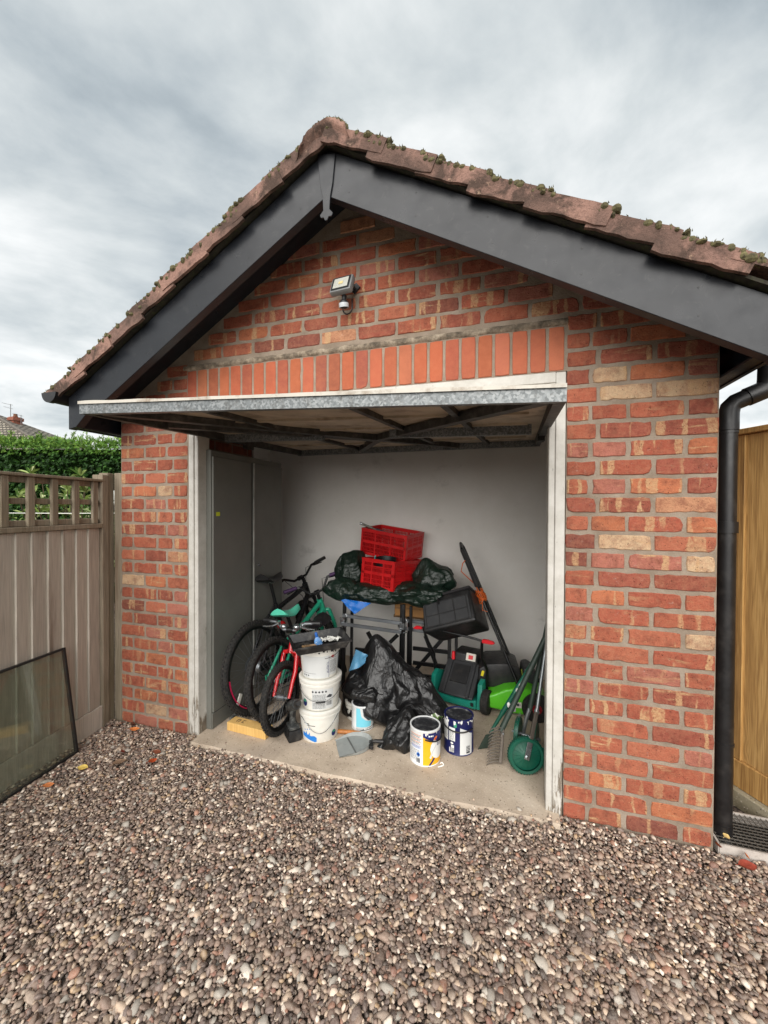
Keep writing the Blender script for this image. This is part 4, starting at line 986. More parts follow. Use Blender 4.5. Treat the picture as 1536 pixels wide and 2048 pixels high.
# ---- steel locker
LK = thing('steel_locker', 'tall dark grey two-door steel locker against the left wall', 'locker', (.46, .51, FZ))
MLK = pm('locker_paint', S(106, 106, 100), .42, var=.10, vs_=3, dirt=S(90, 88, 80), dirt_amt=.3, space='World')
m = MB(); m.bx(.24, .690, .078, .938, FZ, 1.885); m.build('cabinet', MLK, LK, world=True, bevel=.004)
m = MB(); m.bx(.6905, .704, .086, .494, .135, 1.842); m.build('door', MLK, LK, world=True, bevel=.003)
d2 = MB(); d2.bx(.6905, .702, .520, .930, .135, 1.842); d2 = d2.build('door', MLK, LK, world=True, bevel=.003)
m = MB(); m.bx(.7022, .709, .518, .532, .135, 1.842); m.build('door_flange', pm('locker_edge', S(150, 150, 144), .4, space='World'), d2, world=True)
m = MB(); m.cyl((.7025, .585, 1.055), (.712, .585, 1.055), .011, n=14); m.build('lock', CHR, d2, world=True, smooth=40)
m = MB(); m.bx(.6905, .698, .082, .934, FZ+.002, .128); m.build('plinth', MLK, LK, world=True, bevel=.002)
m = MB(); m.bx(.7045, .7052, .112, .148, 1.445, 1.472); m.build('sticker', pm('sticker_yellow', S(196, 206, 40), .6, var=.1), LK, world=True)
# steel tube and timber offcut on the floor
tb = MB(); tb.cyl((.735, .215, FZ+.014), (.745, .44, FZ+.014), .0125, n=14); tb.cyl((.7353, .225, FZ+.014), (.7356, .235, FZ+.014), .0138, n=14); tb.cyl((.736, .255, FZ+.014), (.7363, .262, FZ+.014), .0138, n=14)
tag(tb.build('steel_tube', pm('steel_tube', S(150, 152, 150), .35, .8), smooth=40), 'short steel tube lying along the foot of the locker', 'tube')
wb_ = thing('timber_offcut', 'pale pine timber offcut lying flat in front of the bicycles', 'wood block', (.95, .145, FZ), (0, 0, -.065))
m = MB(); m.bx(-.155, .155, -.048, .035, 0, .055); m.build('block', MPINE, wb_, bevel=.003, attrs={'bcol': [(.2, .6, .4, 1)]*8})
MST = pm('stamp_ink', S(110, 84, 56), .8, var=.2)
m = MB()
for a, b, c, d in ((-.105, -.098, -.02, .012), (-.105, -.085, .006, .012), (-.088, -.081, -.02, .012), (-.062, -.056, -.018, .01), (-.062, -.042, .006, .011), (-.062, -.042, -.02, -.014)): m.bx(a, b, c, d, .0552, .0556)
m.build('stamp', MST, wb_)

# ---- bicycles
def wheel(par, name, Mx, Rr, tr, rim_mat, knob=True, spokes=28, hubw=.05, stripe=None, disc=False):
    o = MB(); n = 56
    o.tube([((Rr-tr)*math.cos(2*math.pi*k/n), 0, (Rr-tr)*math.sin(2*math.pi*k/n)) for k in range(n)], tr, 10, closed=True)
    if knob:
        nk = int(2*math.pi*Rr/.028)
        for k in range(nk):
            for row, (off, ang) in enumerate(((0, 0), (.62, .5), (-.62, .5), (1.15, 0), (-1.15, 0))):
                a = 2*math.pi*(k+ang)/nk; rr = Rr-tr+tr*math.cos(off)*1.04; y = tr*math.sin(off)*1.04
                Mk = Matrix.Rotation(-a, 4, 'Y') @ Matrix.Translation((rr, y, 0)) @ Matrix.Rotation(off, 4, 'Z')
                q = MB().box((0, 0, 0), (.006, .008, .012)); o.add(q.v, q.f, 0, Mk)
    ty = o.build(name, RUB, par, M=Mx, smooth=35)
    rr = Rr-2*tr+.002; q = MB(); pr = [(rr+.004, -.013), (rr+.004, .013), (rr-.016, .009), (rr-.016, -.009)]
    vv = [(r_*math.cos(2*math.pi*k/n), y, r_*math.sin(2*math.pi*k/n)) for k in range(n) for r_, y in pr]; ff = [(k*4+j, k*4+(j+1) % 4, ((k+1) % n)*4+(j+1) % 4, ((k+1) % n)*4+j) for k in range(n) for j in range(4)]
    q.add(vv, ff); q.build('rim', rim_mat, ty, M=Mx, smooth=40)
    if stripe:
        q = MB(); k0, k1 = stripe[1]
        q.tube([((rr-.004)*math.cos(a), stripe[2], (rr-.004)*math.sin(a)) for a in [k0+(k1-k0)*k/20 for k in range(21)]], .005, 5); q.build('rim_stripe', stripe[0], ty, M=Mx)
    q = MB()
    for k in range(spokes):
        a = 2*math.pi*k/spokes; b = a+(.5 if k % 2 else -.5)*.9; sg = 1 if (k//2) % 2 else -1
        q.tube([(.018*math.cos(b), sg*hubw*.42, .018*math.sin(b)), ((rr-.012)*math.cos(a), 0, (rr-.012)*math.sin(a))], .0013, 4, caps=False)
    q.build('spokes', GRY, ty, M=Mx)
    q = MB(); q.tube([(0, -hubw, 0), (0, -hubw*.55, 0), (0, -hubw*.5, 0), (0, hubw*.5, 0), (0, hubw*.55, 0), (0, hubw, 0)], [.009, .009, .02, .02, .009, .009], 12); q.build('hub', BLM if disc else GRY, ty, M=Mx, smooth=40)
    if disc:
        q = MB(); q.lathe([(.035, -.001), (.075, -.001), (.075, .001), (.035, .001)], 28, M=Matrix.Translation((0, .03, 0)) @ Matrix.Rotation(math.pi/2, 4, 'X'), cap0=False, cap1=False); q.build('brake_disc', GRY, ty, M=Mx)
    return ty
def bicycle(name, label, loc, heading, lean, Rr, wb, tr, fr_mat, fork_mat, saddle_mat, rim_mat, steer, seat_z, seat_back, bar_w, bar_rise, grip_mat, tube_r=.017, knob=True, stripe_r=None, levers=CHR, bell=False, disc=False, fork_tail=None):
    t = thing(name, label, 'bicycle', loc, (lean, 0, heading))
    ra, fa = Vector((0, 0, Rr)), Vector((wb, 0, Rr)); bb = Vector((wb*.42, 0, Rr-.035))
    ax = Vector((-.335, 0, .942)); off = .04
    hb = fa+Vector((-off*.942, 0, -off*.335))+ax*(Rr+.055); ht = hb+ax*(Rr*.42); st = bb+(Vector((seat_back, 0, seat_z-.05))-bb)*.72; sp_top = Vector((seat_back, 0, seat_z-.035))
    Ms = Matrix.Translation(hb) @ Matrix.Rotation(steer, 4, ax) @ Matrix.Translation(-hb)
    m = MB(); m.tube([st, bb], tube_r, 10); m.tube([ht-ax*.025, st+(bb-st)*.10], tube_r*1.05, 10); m.tube([hb+ax*.03, bb], tube_r*1.25, 10); m.tube([hb-ax*.005, ht+ax*.005], tube_r*1.35, 12); m.cyl(bb+Vector((0, -.036, 0)), bb+Vector((0, .036, 0)), .022)
    FRM = m.build('frame', fr_mat, t, smooth=40)
    m = MB()
    for s_ in (-1, 1):
        m.tube([bb+Vector((-.03, s_*.02, 0)), Vector((wb*.2, s_*.045, Rr-.015)), ra+Vector((0, s_*.062, 0))], tube_r*.62, 8)
        m.tube([st+Vector((0, s_*.016, -.02)), st.lerp(ra, .3)+Vector((0, s_*.045, 0)), ra+Vector((0, s_*.062, 0))], tube_r*.55, 8)
        m.box(ra+Vector((0, s_*.062, 0)), (.035, .006, .05))
    m.build('rear_stays', fr_mat, t, smooth=40)
    m = MB()
    m.tube([hb+Vector((0, -.05, -.0)), hb+Vector((.004, 0, .012)), hb+Vector((0, .05, 0))], tube_r*.9, 10)
    for s_ in (-1, 1): m.tube([hb+Vector((0, s_*.05, 0)), hb-ax*.12+Vector((.002, s_*.057, 0)), fa.lerp(hb, .35)+Vector((-.002, s_*.058, 0)), fa+Vector((0, s_*.056, 0))], [tube_r*.9, tube_r*.95, tube_r*.8, tube_r*.6], 10)
    m.build('fork', fork_mat, t, smooth=40, M=Ms)
    wheel(t, 'front_wheel', Ms @ Matrix.Translation(fa), Rr, tr, rim_mat, knob, disc=disc)
    wheel(t, 'rear_wheel', Matrix.Translation(ra), Rr, tr, rim_mat, knob, stripe=stripe_r, disc=disc)
    m = MB(); m.tube([st+(bb-st)*.05, sp_top], .0135, 10); m.build('seat_post', BLM, t, smooth=40)
    # saddle: wide at the back, narrow nose, dished top
    m = MB(); n = 14; vv = []; ff = []; k = 9
    for i in range(n+1):
        u = i/n; hw = .068*(1-u)**.9*(1 if u > .06 else .8)+.017; zc = .010*math.cos(u*6.0)+(.018 if u < .15 else 0)*(1-u/.15 if u < .15 else 0)
        for j in range(k):
            a = math.pi*j/(k-1); vv.append((-.125+.25*u, -hw*math.cos(a), zc+.024*math.sin(a)-.006-.02*abs(math.cos(a))))
        for j in range(k): 
            a = math.pi*j/(k-1); vv.append((-.125+.25*u, -hw*.8*math.cos(a), zc-.030))
    K = 2*k
    for i in range(n):
        for j in range(k-1): ff += [(i*K+j, i*K+j+1, (i+1)*K+j+1, (i+1)*K+j), (i*K+k+j, (i+1)*K+k+j, (i+1)*K+k+j+1, i*K+k+j+1)]
        ff += [(i*K, (i+1)*K, (i+1)*K+k, i*K+k), (i*K+k-1, i*K+K-1, (i+1)*K+K-1, (i+1)*K+k-1)]
    for i in (0, n):
        for j in range(k-1): ff.append((i*K+j, i*K+k+j, i*K+k+j+1, i*K+j+1))
    m.add(vv, ff); sd_ = m.build('saddle', saddle_mat, t, smooth=60, M=Matrix.Translation((seat_back+.02, 0, seat_z)))
    m = MB()
    for s_ in (-1, 1): m.tube([(-.08, s_*.03, -.02), (-.04, s_*.022, -.04), (.05, s_*.02, -.04), (.10, s_*.012, -.018)], .0035, 6)
    m.build('saddle_rails', CHR, sd_, M=Matrix.Translation((seat_back+.02, 0, seat_z)))
    # cockpit
    c0 = ht+ax*.055; bc_ = c0+Vector((.05, 0, .012)); bw2 = bar_w/2
    m = MB(); m.tube([ht, c0], .0155, 10); m.tube([c0, bc_], .016, 10); m.cyl(bc_+Vector((0, -.022, 0)), bc_+Vector((0, .022, 0)), .020); m.build('stem', BLM, t, smooth=40, M=Ms)
    m = MB(); pth = [bc_+Vector((-.03, -bw2, bar_rise)), bc_+Vector((-.008, -bw2*.5, bar_rise*.95)), bc_+Vector((0, -bw2*.22, 0)), bc_, bc_+Vector((0, bw2*.22, 0)), bc_+Vector((-.008, bw2*.5, bar_rise*.95)), bc_+Vector((-.03, bw2, bar_rise))]
    m.tube(pth, .011, 10); hbo = m.build('handlebar', BLM if levers is not CHR else GRY, t, smooth=40, M=Ms)
    for s_ in (-1, 1):
        e_ = bc_+Vector((-.03, s_*bw2, bar_rise)); i_ = bc_+Vector((-.018, s_*(bw2-.11), bar_rise*.98))
        m = MB(); m.tube([e_+(e_-i_)*.02, e_, i_], [.012, .0165, .0155], 12); m.build('grip', grip_mat, hbo, smooth=40, M=Ms)
        m = MB(); b_ = i_+Vector((.012, -s_*.015, -.005)); m.box(b_, (.03, .02, .022)); m.tube([b_+Vector((.012, 0, -.004)), b_+Vector((.040, s_*.02, -.012)), b_+Vector((.042, s_*.065, -.018)), b_+Vector((.030, s_*.105, -.022))], [.007, .0065, .006, .005], 8); m.build('brake_lever', levers, hbo, smooth=40, M=Ms)
        m = MB(); m.tube([b_+Vector((.02, -s_*.02, 0)), b_+Vector((.07, -s_*.05, .0)), hb+Vector((.07, s_*.02, .03)), hb+Vector((.02, s_*.045, -.05))], .0026, 5); m.build('brake_cable', BLM, hbo, smooth=60, M=Ms)
    if bell:
        m = MB(); m.ball(bc_+Vector((.01, .055, .028)), (.026, .026, .022), 14, 8); m.build('bell', CHR, hbo, smooth=60, M=Ms); m = MB(); m.ball(bc_+Vector((.0, -.05, .022)), (.02, .024, .018), 12, 8); m.build('front_lamp', CHR, hbo, smooth=60, M=Ms)
    # drive train
    m = MB(); m.lathe([(.03, -.002), (.078, -.002), (.078, .002), (.03, .002)], 32, M=Matrix.Translation(bb+Vector((0, -.048, 0))) @ Matrix.Rotation(math.pi/2, 4, 'X'), cap0=False, cap1=False)
    for k_ in range(5):
        a = 2*math.pi*k_/5; m.bar(bb+Vector((0, -.048, 0)), bb+Vector((.06*math.cos(a), -.048, .06*math.sin(a))), .012, .004)
    cs = m.build('chainring', BLM, t)
    for s_, a in ((-1, .5), (1, .5+math.pi)):
        e_ = bb+Vector((.155*math.cos(a), s_*.07, .155*math.sin(a))); m = MB(); m.bar(bb+Vector((0, s_*.06, 0)), e_, .014, .022); m.build('crank', BLM, cs, bevel=.003)
        m = MB(); m.box(e_+Vector((0, s_*.05, 0)), (.085, .085, .022)); m.build('pedal', BLK, cs, bevel=.006)
    m = MB(); m.lathe([(.02, -.012), (.045, -.012), (.03, .012), (.02, .012)], 24, M=Matrix.Translation(ra+Vector((0, -.045, 0))) @ Matrix.Rotation(math.pi/2, 4, 'X')); m.build('sprocket', GRY, t)
    m = MB(); m.tube([bb+Vector((0, -.048, .078)), ra+Vector((0, -.048, .04))], .004, 5); m.tube([bb+Vector((0, -.048, -.078)), ra+Vector((.01, -.048, -.07)), ra+Vector((-.02, -.048, -.03))], .004, 5); m.build('chain', pm('chain', S(70, 66, 60), .5, .6), t)
    return t
MBKF = pm('black_frame_paint', S(22, 22, 24), .3, var=.2, spec=.55)
TEAL = pm('teal_frame_paint', S(42, 158, 124), .3, var=.08, coat=.4)
TEALS = pm('teal_saddle_vinyl', S(88, 200, 170), .4, var=.08)
REDF = pm('red_frame_paint', S(190, 24, 32), .22, var=.1, coat=.6)
MAG = pm('magenta_stripe', S(190, 36, 80), .4, var=.1)
PUR = pm('purple_grip', S(70, 42, 84), .6, var=.15)
b1 = bicycle('mountain_bike', 'black mountain bike with knobbly tyres leaning nearest the locker', (.850, .385, FZ), R(86), R(-6), .325, .94, .0235, MBKF, MBKF, BLK, BLM, R(64), .93, .25, .60, .06, BLK, .019, stripe_r=(MAG, (math.pi*1.0, math.pi*1.42), -.014), levers=BLM, disc=True)
m = MB(); m.box((-.20, -.012, .325-.15), (.032, .010, .075), rot=Euler((0, R(35), 0))); m.build('wheel_reflector', pm('clear_reflector', S(190, 190, 182), .25), b1, bevel=.004)
b2 = bicycle('teal_bike', 'teal framed child\'s bicycle with mint saddle, between the black and red bikes', (1.045, .335, FZ), R(84), R(-8), .282, .86, .021, TEAL, TEAL, TEALS, BLM, R(40), .70, .22, .52, .10, PUR, .019, levers=BLM)
b3 = bicycle('red_bike', 'small red child\'s bicycle facing out beside the white buckets', (1.190, .86, FZ), R(-93), R(3), .228, .66, .0185, REDF, REDF, BLK, BLM, R(4), .60, .16, .44, .05, BLK, .017, knob=True, bell=True)
m = MB(); m.ball((.10, 0, .66), (.035, .03, .03), 14, 10); m.build('rear_lamp', pm('red_lamp', S(150, 16, 22), .25), b2, smooth=60, M=Matrix.Translation((.04, 0, -.04)))

# ---- stack of three white tubs
def tub(name, label, x, y, z, r0, r1, h, rz, lid=True, mat=None):
    t = thing(name, label, 'bucket', (x, y, z), (0, 0, rz)); mat = mat or WHP
    m = MB(); pr = [(r0*.96, 0), (r0, .006), (r1-.003, h-.045), (r1+.004, h-.043), (r1+.005, h-.03), (r1, h-.028), (r1, h-.005)]
    if not lid: pr += [(r1-.003, h), (r1-.006, h-.002), (r0-.004, .01)]
    m.lathe(pr, 48, cap1=True); m.build('tub', mat, t, smooth=40)
    if lid:
        m = MB(); m.lathe([(r1+.006, h-.022), (r1+.008, h-.018), (r1+.008, h-.003), (r1+.004, h), (r1-.008, h), (r1-.012, h-.006)], 48); m.build('lid', mat, t, smooth=40)
    return t
def onC(Rf, s_, z): 
    """arc length s_ (0 faces local -Y) and height z to a point on a surface of revolution of radius Rf(z)"""
    r_ = Rf(z); a = s_/r_; return (r_*math.sin(a), -r_*math.cos(a), z)
def wrap_rect(m, Rf, s0, s1, z0, z1, mi=0, n=10):
    k = len(m.v); vv = []; ff = []
    for i in range(n+1):
        s_ = s0+(s1-s0)*i/n; vv += [onC(Rf, s_, z0), onC(Rf, s_, z1)]
    for i in range(n): ff.append((2*i, 2*i+2, 2*i+3, 2*i+1))
    m.add(vv, ff, mi)
def wrap_poly(m, Rf, poly, mi=0, n=16):
    """convex polygon of (arc, height)"""
    xs = [p[0] for p in poly]; a, b = min(xs), max(xs); vv = []; ff = []
    for i in range(n+1):
        s_ = a+(b-a)*(.0005+.999*i/n); zz = []
        for q in range(len(poly)):
            p, r_ = poly[q], poly[(q+1) % len(poly)]
            if (p[0]-s_)*(r_[0]-s_) <= 0 and abs(p[0]-r_[0]) > 1e-9: zz.append(p[1]+(r_[1]-p[1])*(s_-p[0])/(r_[0]-p[0]))
        vv += [onC(Rf, s_, min(zz)), onC(Rf, s_, max(zz))]
    for i in range(n): ff.append((2*i, 2*i+2, 2*i+3, 2*i+1))
    m.add(vv, ff, mi)
def wrap_text(m, Rf, body, size, s0, z0, mi=0, rot=0):
    v, f = text_mesh(body, size); c, s2 = math.cos(rot), math.sin(rot)
    m.add([onC(Rf, s0+x*c-y*s2, z0+x*s2+y*c) for x, y, _ in v], f, mi)
def circ(cx, cz, r_, k=20, sx=1): return [(cx+r_*sx*math.cos(2*math.pi*i/k), cz+r_*math.sin(2*math.pi*i/k)) for i in range(k)]
def lines(m, Rf, s0, s1, z1, n, dz, h, mi=0):
    """rows of small dashes standing for print too fine to read"""
    for i in range(n):
        s_ = s0; z = z1-i*dz
        while s_ < s1-.004:
            L = min(rnd(.004, .014), s1-s_); wrap_rect(m, Rf, s_, s_+L, z-h, z, mi, 2); s_ += L+.0025
INK = [pm('ink_dark', S(60, 62, 66), .6, var=.1), pm('ink_blue', S(30, 120, 205), .5, var=.08), pm('ink_navy', S(26, 34, 96), .45, var=.1), pm('ink_grey', S(205, 207, 206), .5, var=.04), pm('ink_red', S(186, 50, 46), .5, var=.1), pm('ink_green', S(58, 146, 110), .5, var=.1), pm('ink_yellow', S(238, 176, 30), .42, var=.06), pm('ink_white', S(230, 231, 228), .42, var=.04), pm('ink_orange', S(226, 120, 40), .45, var=.06), pm('ink_pale', S(186, 196, 222), .45, var=.04)]
BX, BY = 1.395, .268; FA = math.atan2(CAMP.x-BX, -(CAMP.y-BY))     # turn of the face that looks out of the door
def taper(r0, r1, h, e=.0008): return lambda z: r0+(r1-r0)*max(0, min(1, z/h))+e
t1 = tub('white_bucket', 'bottom white tub with blue splash, lowest of the stack of three', BX, BY, FZ, .118, .131, .202, FA)
Rf = taper(.118, .128, .157); m = MB()
wrap_poly(m, Rf, [(-.122, .035), (-.03, .008), (-.02, .012), (-.02, .036), (-.035, .048), (-.06, .045), (-.122, .06)], 1)
wrap_poly(m, Rf, [(-.10, .05), (-.086, .045), (-.092, .072)], 1); wrap_poly(m, Rf, [(-.08, .045), (-.066, .045), (-.066, .068)], 1); wrap_poly(m, Rf, circ(-.085, .084, .004), 1); wrap_poly(m, Rf, circ(-.068, .088, .003), 1); wrap_poly(m, Rf, circ(-.105, .078, .004), 1)
m.build('splash_print', INK, t1); m = MB(); wrap_poly(m, Rf, circ(.098, .045, .021, sx=.9), 2); wrap_poly(m, lambda z: Rf(z)+.0006, [(.086, .05), (.112, .05), (.108, .06), (.098, .064), (.09, .061)], 5)
m.build('badge', INK, t1); m = MB()
for a, b, c, d in ((-.11, -.07, .118, .124), (-.09, -.03, .110, .114)): wrap_rect(m, Rf, a, b, c, d, 0)
m.build('label', INK, t1)
m = MB(); m.tube([(.128*math.sin(a), -.128*math.cos(a)-.006, .155-.085*math.cos((a-.0)*1.25)**2*(1 if abs(a) < 1.25 else 0)) for a in [-1.25+2.5*k/20 for k in range(21)]], .0022, 6); m.build('bail_handle', CHR, t1, smooth=60)
t2 = tub('white_bucket', 'middle white tub with printed care panel and barcode, in the stack of three', BX+.004, BY, FZ+.202, .117, .131, .196, FA)
Rf = taper(.117, .128, .15); m = MB()
wrap_rect(m, Rf, -.055, .085, .012, .142, 3, 14)
R2 = lambda z: Rf(z)+.0006
for k in range(5): wrap_poly(m, R2, circ(-.05+k*.021, .126, .0065), 0)
lines(m, R2, -.05, .035, .108, 5, .008, .003); lines(m, R2, -.05, .03, .055, 5, .008, .003)
wrap_poly(m, R2, [(.035, .088), (.07, .083), (.078, .096), (.058, .106), (.046, .099)], 0)
for k in range(12): wrap_rect(m, R2, .038+k*.003, .038+k*.003+rnd(.0008, .002), .034, .062, 0, 1)
m.build('label', INK, t2); m = MB(); wrap_poly(m, Rf, circ(-.112, .045, .024, sx=.8), 2); wrap_poly(m, R2, [(-.128, .05), (-.098, .05), (-.102, .062), (-.112, .067), (-.122, .062)], 5)
m.build('badge', INK, t2)
m = MB(); m.tube([((.130+.004)*math.sin(a), -.134*math.cos(a)-.004, .15-.082*max(0, math.cos(a*.98))**1.2) for a in [-1.5+3.0*k/24 for k in range(25)]], .0022, 6); m.build('bail_handle', CHR, t2, smooth=60)
m = MB(); m.tube([(.134*math.sin(a), -.134*math.cos(a)-.005, .068) for a in (-.22, 0, .22)], .006, 8); m.build('handle_grip', BLK, t2, smooth=60)
t3 = tub('white_bucket', 'top tub with paint-splashed rim, holding the black paint tray', BX-.004, BY+.004, FZ+.398, .113, .129, .205, FA+.04, lid=False)
Rf = taper(.113, .127, .16); m = MB()
wrap_rect(m, Rf, -.13, .055, .008, .150, 3, 16); wrap_rect(m, Rf, .0552, .128, .02, .135, 3, 8); R2 = lambda z: Rf(z)+.0006
wrap_rect(m, R2, .0545, .0565, .008, .15, 2, 1); wrap_text(m, R2, 'TLPEETIP', .019, .040, .075, 2, -math.pi/2)
lines(m, R2, .062, .12, .118, 9, .0055, .0022); lines(m, R2, .062, .12, .062, 5, .0055, .0022)
wrap_rect(m, R2, .06, .12, .128, .1295, 0); wrap_rect(m, R2, .06, .11, .066, .0675, 0); wrap_poly(m, R2, circ(.085, .140, .008, sx=1.8), 4); wrap_rect(m, R2, -.12, -.03, .038, .0395, 0)
for k in range(3): wrap_poly(m, R2, circ(-.112+k*.016, .024, .0045), 0)
m.build('label', INK, t3)
m = MB()                                   # dark paint crust along the rim
for k in range(46):
    a = rnd(-1.7, 1.7); r_ = .1345; h = rnd(.003, .012); w_ = rnd(.004, .014); z = .193-rnd(0, .018)
    m.add([((r_)*math.sin(a-w_/.26), -r_*math.cos(a-w_/.26), z), (r_*math.sin(a+w_/.26), -r_*math.cos(a+w_/.26), z+rnd(-.003, .003)), (r_*math.sin(a+w_/.3), -r_*math.cos(a+w_/.3), z-h), (r_*math.sin(a-w_/.3), -r_*math.cos(a-w_/.3), z-h*rnd(.5, 1.2))], [(0, 1, 2, 3)])
m.build('paint_crust', pm('paint_crust', S(30, 31, 34), .6), t3)
m = MB(); m.tube([(.132*math.sin(a), -.135*math.cos(a), .165-.028*math.cos(a*1.1)) for a in [.2+1.2*k/10 for k in range(11)]], .002, 6); m.build('bail_handle', CHR, t3, smooth=60)
# ---- roller tray with its contents
TY = thing('paint_tray', 'black paint roller tray on top of the white tubs', 'paint tray', (1.425, .195, FZ+.606), (R(2), R(-3), R(38)))
m = MB(); a, b, h = .175, .125, .052; th = .004
o_ = [(-a, -b, h), (a, -b, h), (a, b, h), (-a, b, h)]; i_ = [(-a*.86, -b*.84, 0), (a*.86, -b*.84, .0), (a*.86, b*.84, .0), (-a*.86, b*.84, 0)]
i2 = [(-a*.86+th, -b*.84+th, th), (a*.86-th, -b*.84+th, th), (a*.86-th, b*.84-th, th), (-a*.86+th, b*.84-th, th)]; o2 = [(-a+th, -b+th, h), (a-th, -b+th, h), (a-th, b-th, h), (-a+th, b-th, h)]
m.add(i_+o_+o2+i2, [(0, 1, 2, 3)]+[(k, (k+1) % 4, 4+(k+1) % 4, 4+k) for k in range(4)]+[(4+k, 4+(k+1) % 4, 8+(k+1) % 4, 8+k) for k in range(4)]+[(8+k, 8+(k+1) % 4, 12+(k+1) % 4, 12+k) for k in range(4)]+[(12, 13, 14, 15)])
for q in (-1, 1): m.bx(-a-.006, a+.006, q*b-.004, q*b+.004, h-.012, h); m.bx(q*a-.004, q*a+.004, -b, b, h-.012, h)
MTY = pm('tray_black', S(30, 30, 32), .4, var=.3, dirt=S(150, 146, 138), dirt_amt=.4)
m.build('tray', MTY, TY)
m = MB()
for k in range(9): m.bx(-a*.8+k*.024, -a*.8+k*.024+.008, -b*.7, b*.7, th, th+.004)
m.build('ridge', MTY, TY)
tp = thing('sealant_tube', 'small blue and clear tube standing in the paint tray', 'tube', (1.435, .175, FZ+.612), (R(8), R(-14), R(30)))
m = MB(); m.lathe([(.012, 0), (.020, .004), (.019, .03), (.008, .048), (.005, .052)], 16, M=Matrix.Scale(.7, 4, (0, 1, 0)) @ Matrix.Scale(1.25, 4)); m.build('body', pm('tube_blue', S(90, 140, 196), .35, var=.3, dirt=S(220, 222, 224), dirt_amt=.7, vs_=40), tp, smooth=50)
m = MB(); m.lathe([(.009, .062), (.009, .088), (.006, .092)], 14); m.build('cap', pm('cap_blue', S(36, 96, 176), .4), tp, smooth=40)
pb = thing('paint_brush', 'worn brush with pale bristles lying in the paint tray', 'brush', (1.40, .115, FZ+.62), (0, R(6), R(62)))
m = MB(); m.box((-.025, 0, .006), (.05, .032, .012)); m.build('ferrule', pm('ferrule', S(150, 120, 84), .5, .3), pb, bevel=.003)
m = MB()
for k in range(40): 
    y = rnd(-.016, .016); z = rnd(.001, .012); m.tube([(0, y, z), (rnd(.035, .045), y*1.15+rnd(-.002, .002), z*rnd(.8, 1.1))], .0011, 3)
m.build('bristles', pm('bristles', S(196, 160, 120), .8, var=.3), pb)
pr_ = MB(); n = 14; vv = []; ff = []
for i in range(n+1):
    for j in range(n+1):
        u, v = i/n-.5, j/n-.5; vv.append((1.475+u*.115+v*.03, .258+v*.085-u*.02, FZ+.634+.018*mnoise.noise((u*5, v*5, 2))+.010*mnoise.noise((u*13, v*11, 5))+.012*u))
for i in range(n):
    for j in range(n): ff.append((i*(n+1)+j, (i+1)*(n+1)+j, (i+1)*(n+1)+j+1, i*(n+1)+j+1))
pr_.add(vv, ff); tag(pr_.build('crumpled_tissue', pm('tissue', S(214, 214, 208), .8, var=.08, dirt=S(150, 150, 146), dirt_amt=.5), smooth=30), 'crumpled white tissue in the back of the paint tray', 'tissue')
# ---- cordless drill standing on its battery
DR = thing('cordless_drill', 'dusty black cordless drill standing on its battery left of the tubs', 'drill', (1.255, .165, FZ), (0, 0, FA+.35))
MDR = pm('drill_dusty', S(46, 48, 48), .55, var=.3, vs_=20, dirt=S(130, 130, 124), dirt_amt=.6); MDB = pm('drill_black', S(22, 22, 23), .5, var=.3, dirt=S(100, 96, 90), dirt_amt=.5)
m = MB(); m.box((0, 0, .036), (.085, .115, .070), taper=(.92, .95)); m.build('battery', MDB, DR, bevel=.008, segs=2, smooth=40)
m = MB()
for k in range(5): m.bx(-.0445, .0445, -.05+k*.022, -.042+k*.022, .012, .045)
m.build('battery_rib', MDB, DR)
m = MB(); m.box((0, 0, .080), (.066, .088, .020)); m.tube([(0, .004, .085), (0, .010, .12), (0, .004, .17), (0, -.002, .20)], [.024, .0195, .021, .026], 12); m.build('handle', MDR, DR, bevel=.003, smooth=50)
m = MB(); Md = Matrix.Translation((0, -.01, .215)) @ Euler((R(90-28), 0, 0)).to_matrix().to_4x4(); m.lathe([(.018, -.085), (.031, -.075), (.034, -.02), (.034, .055), (.029, .068), (.026, .078)], 24, M=Md); m.build('motor_body', MDR, DR, smooth=40)
m = MB(); m.lathe([(.012, .079), (.021, .083), (.023, .11), (.013, .125)], 18, M=Md); m.build('chuck', MDB, DR, smooth=40)
m = MB(); m.lathe([(.0, .0), (.03, .0)], 8, M=Md); 
m = MB(); m.box((0, -.028, .165), (.014, .016, .03)); m.build('trigger', MDB, DR, bevel=.003)
m = MB(); m.tube([(.045, .02, .07), (.06, -.01, .085), (.056, -.05, .06)], .003, 6); m.build('belt_clip', GRY, DR)
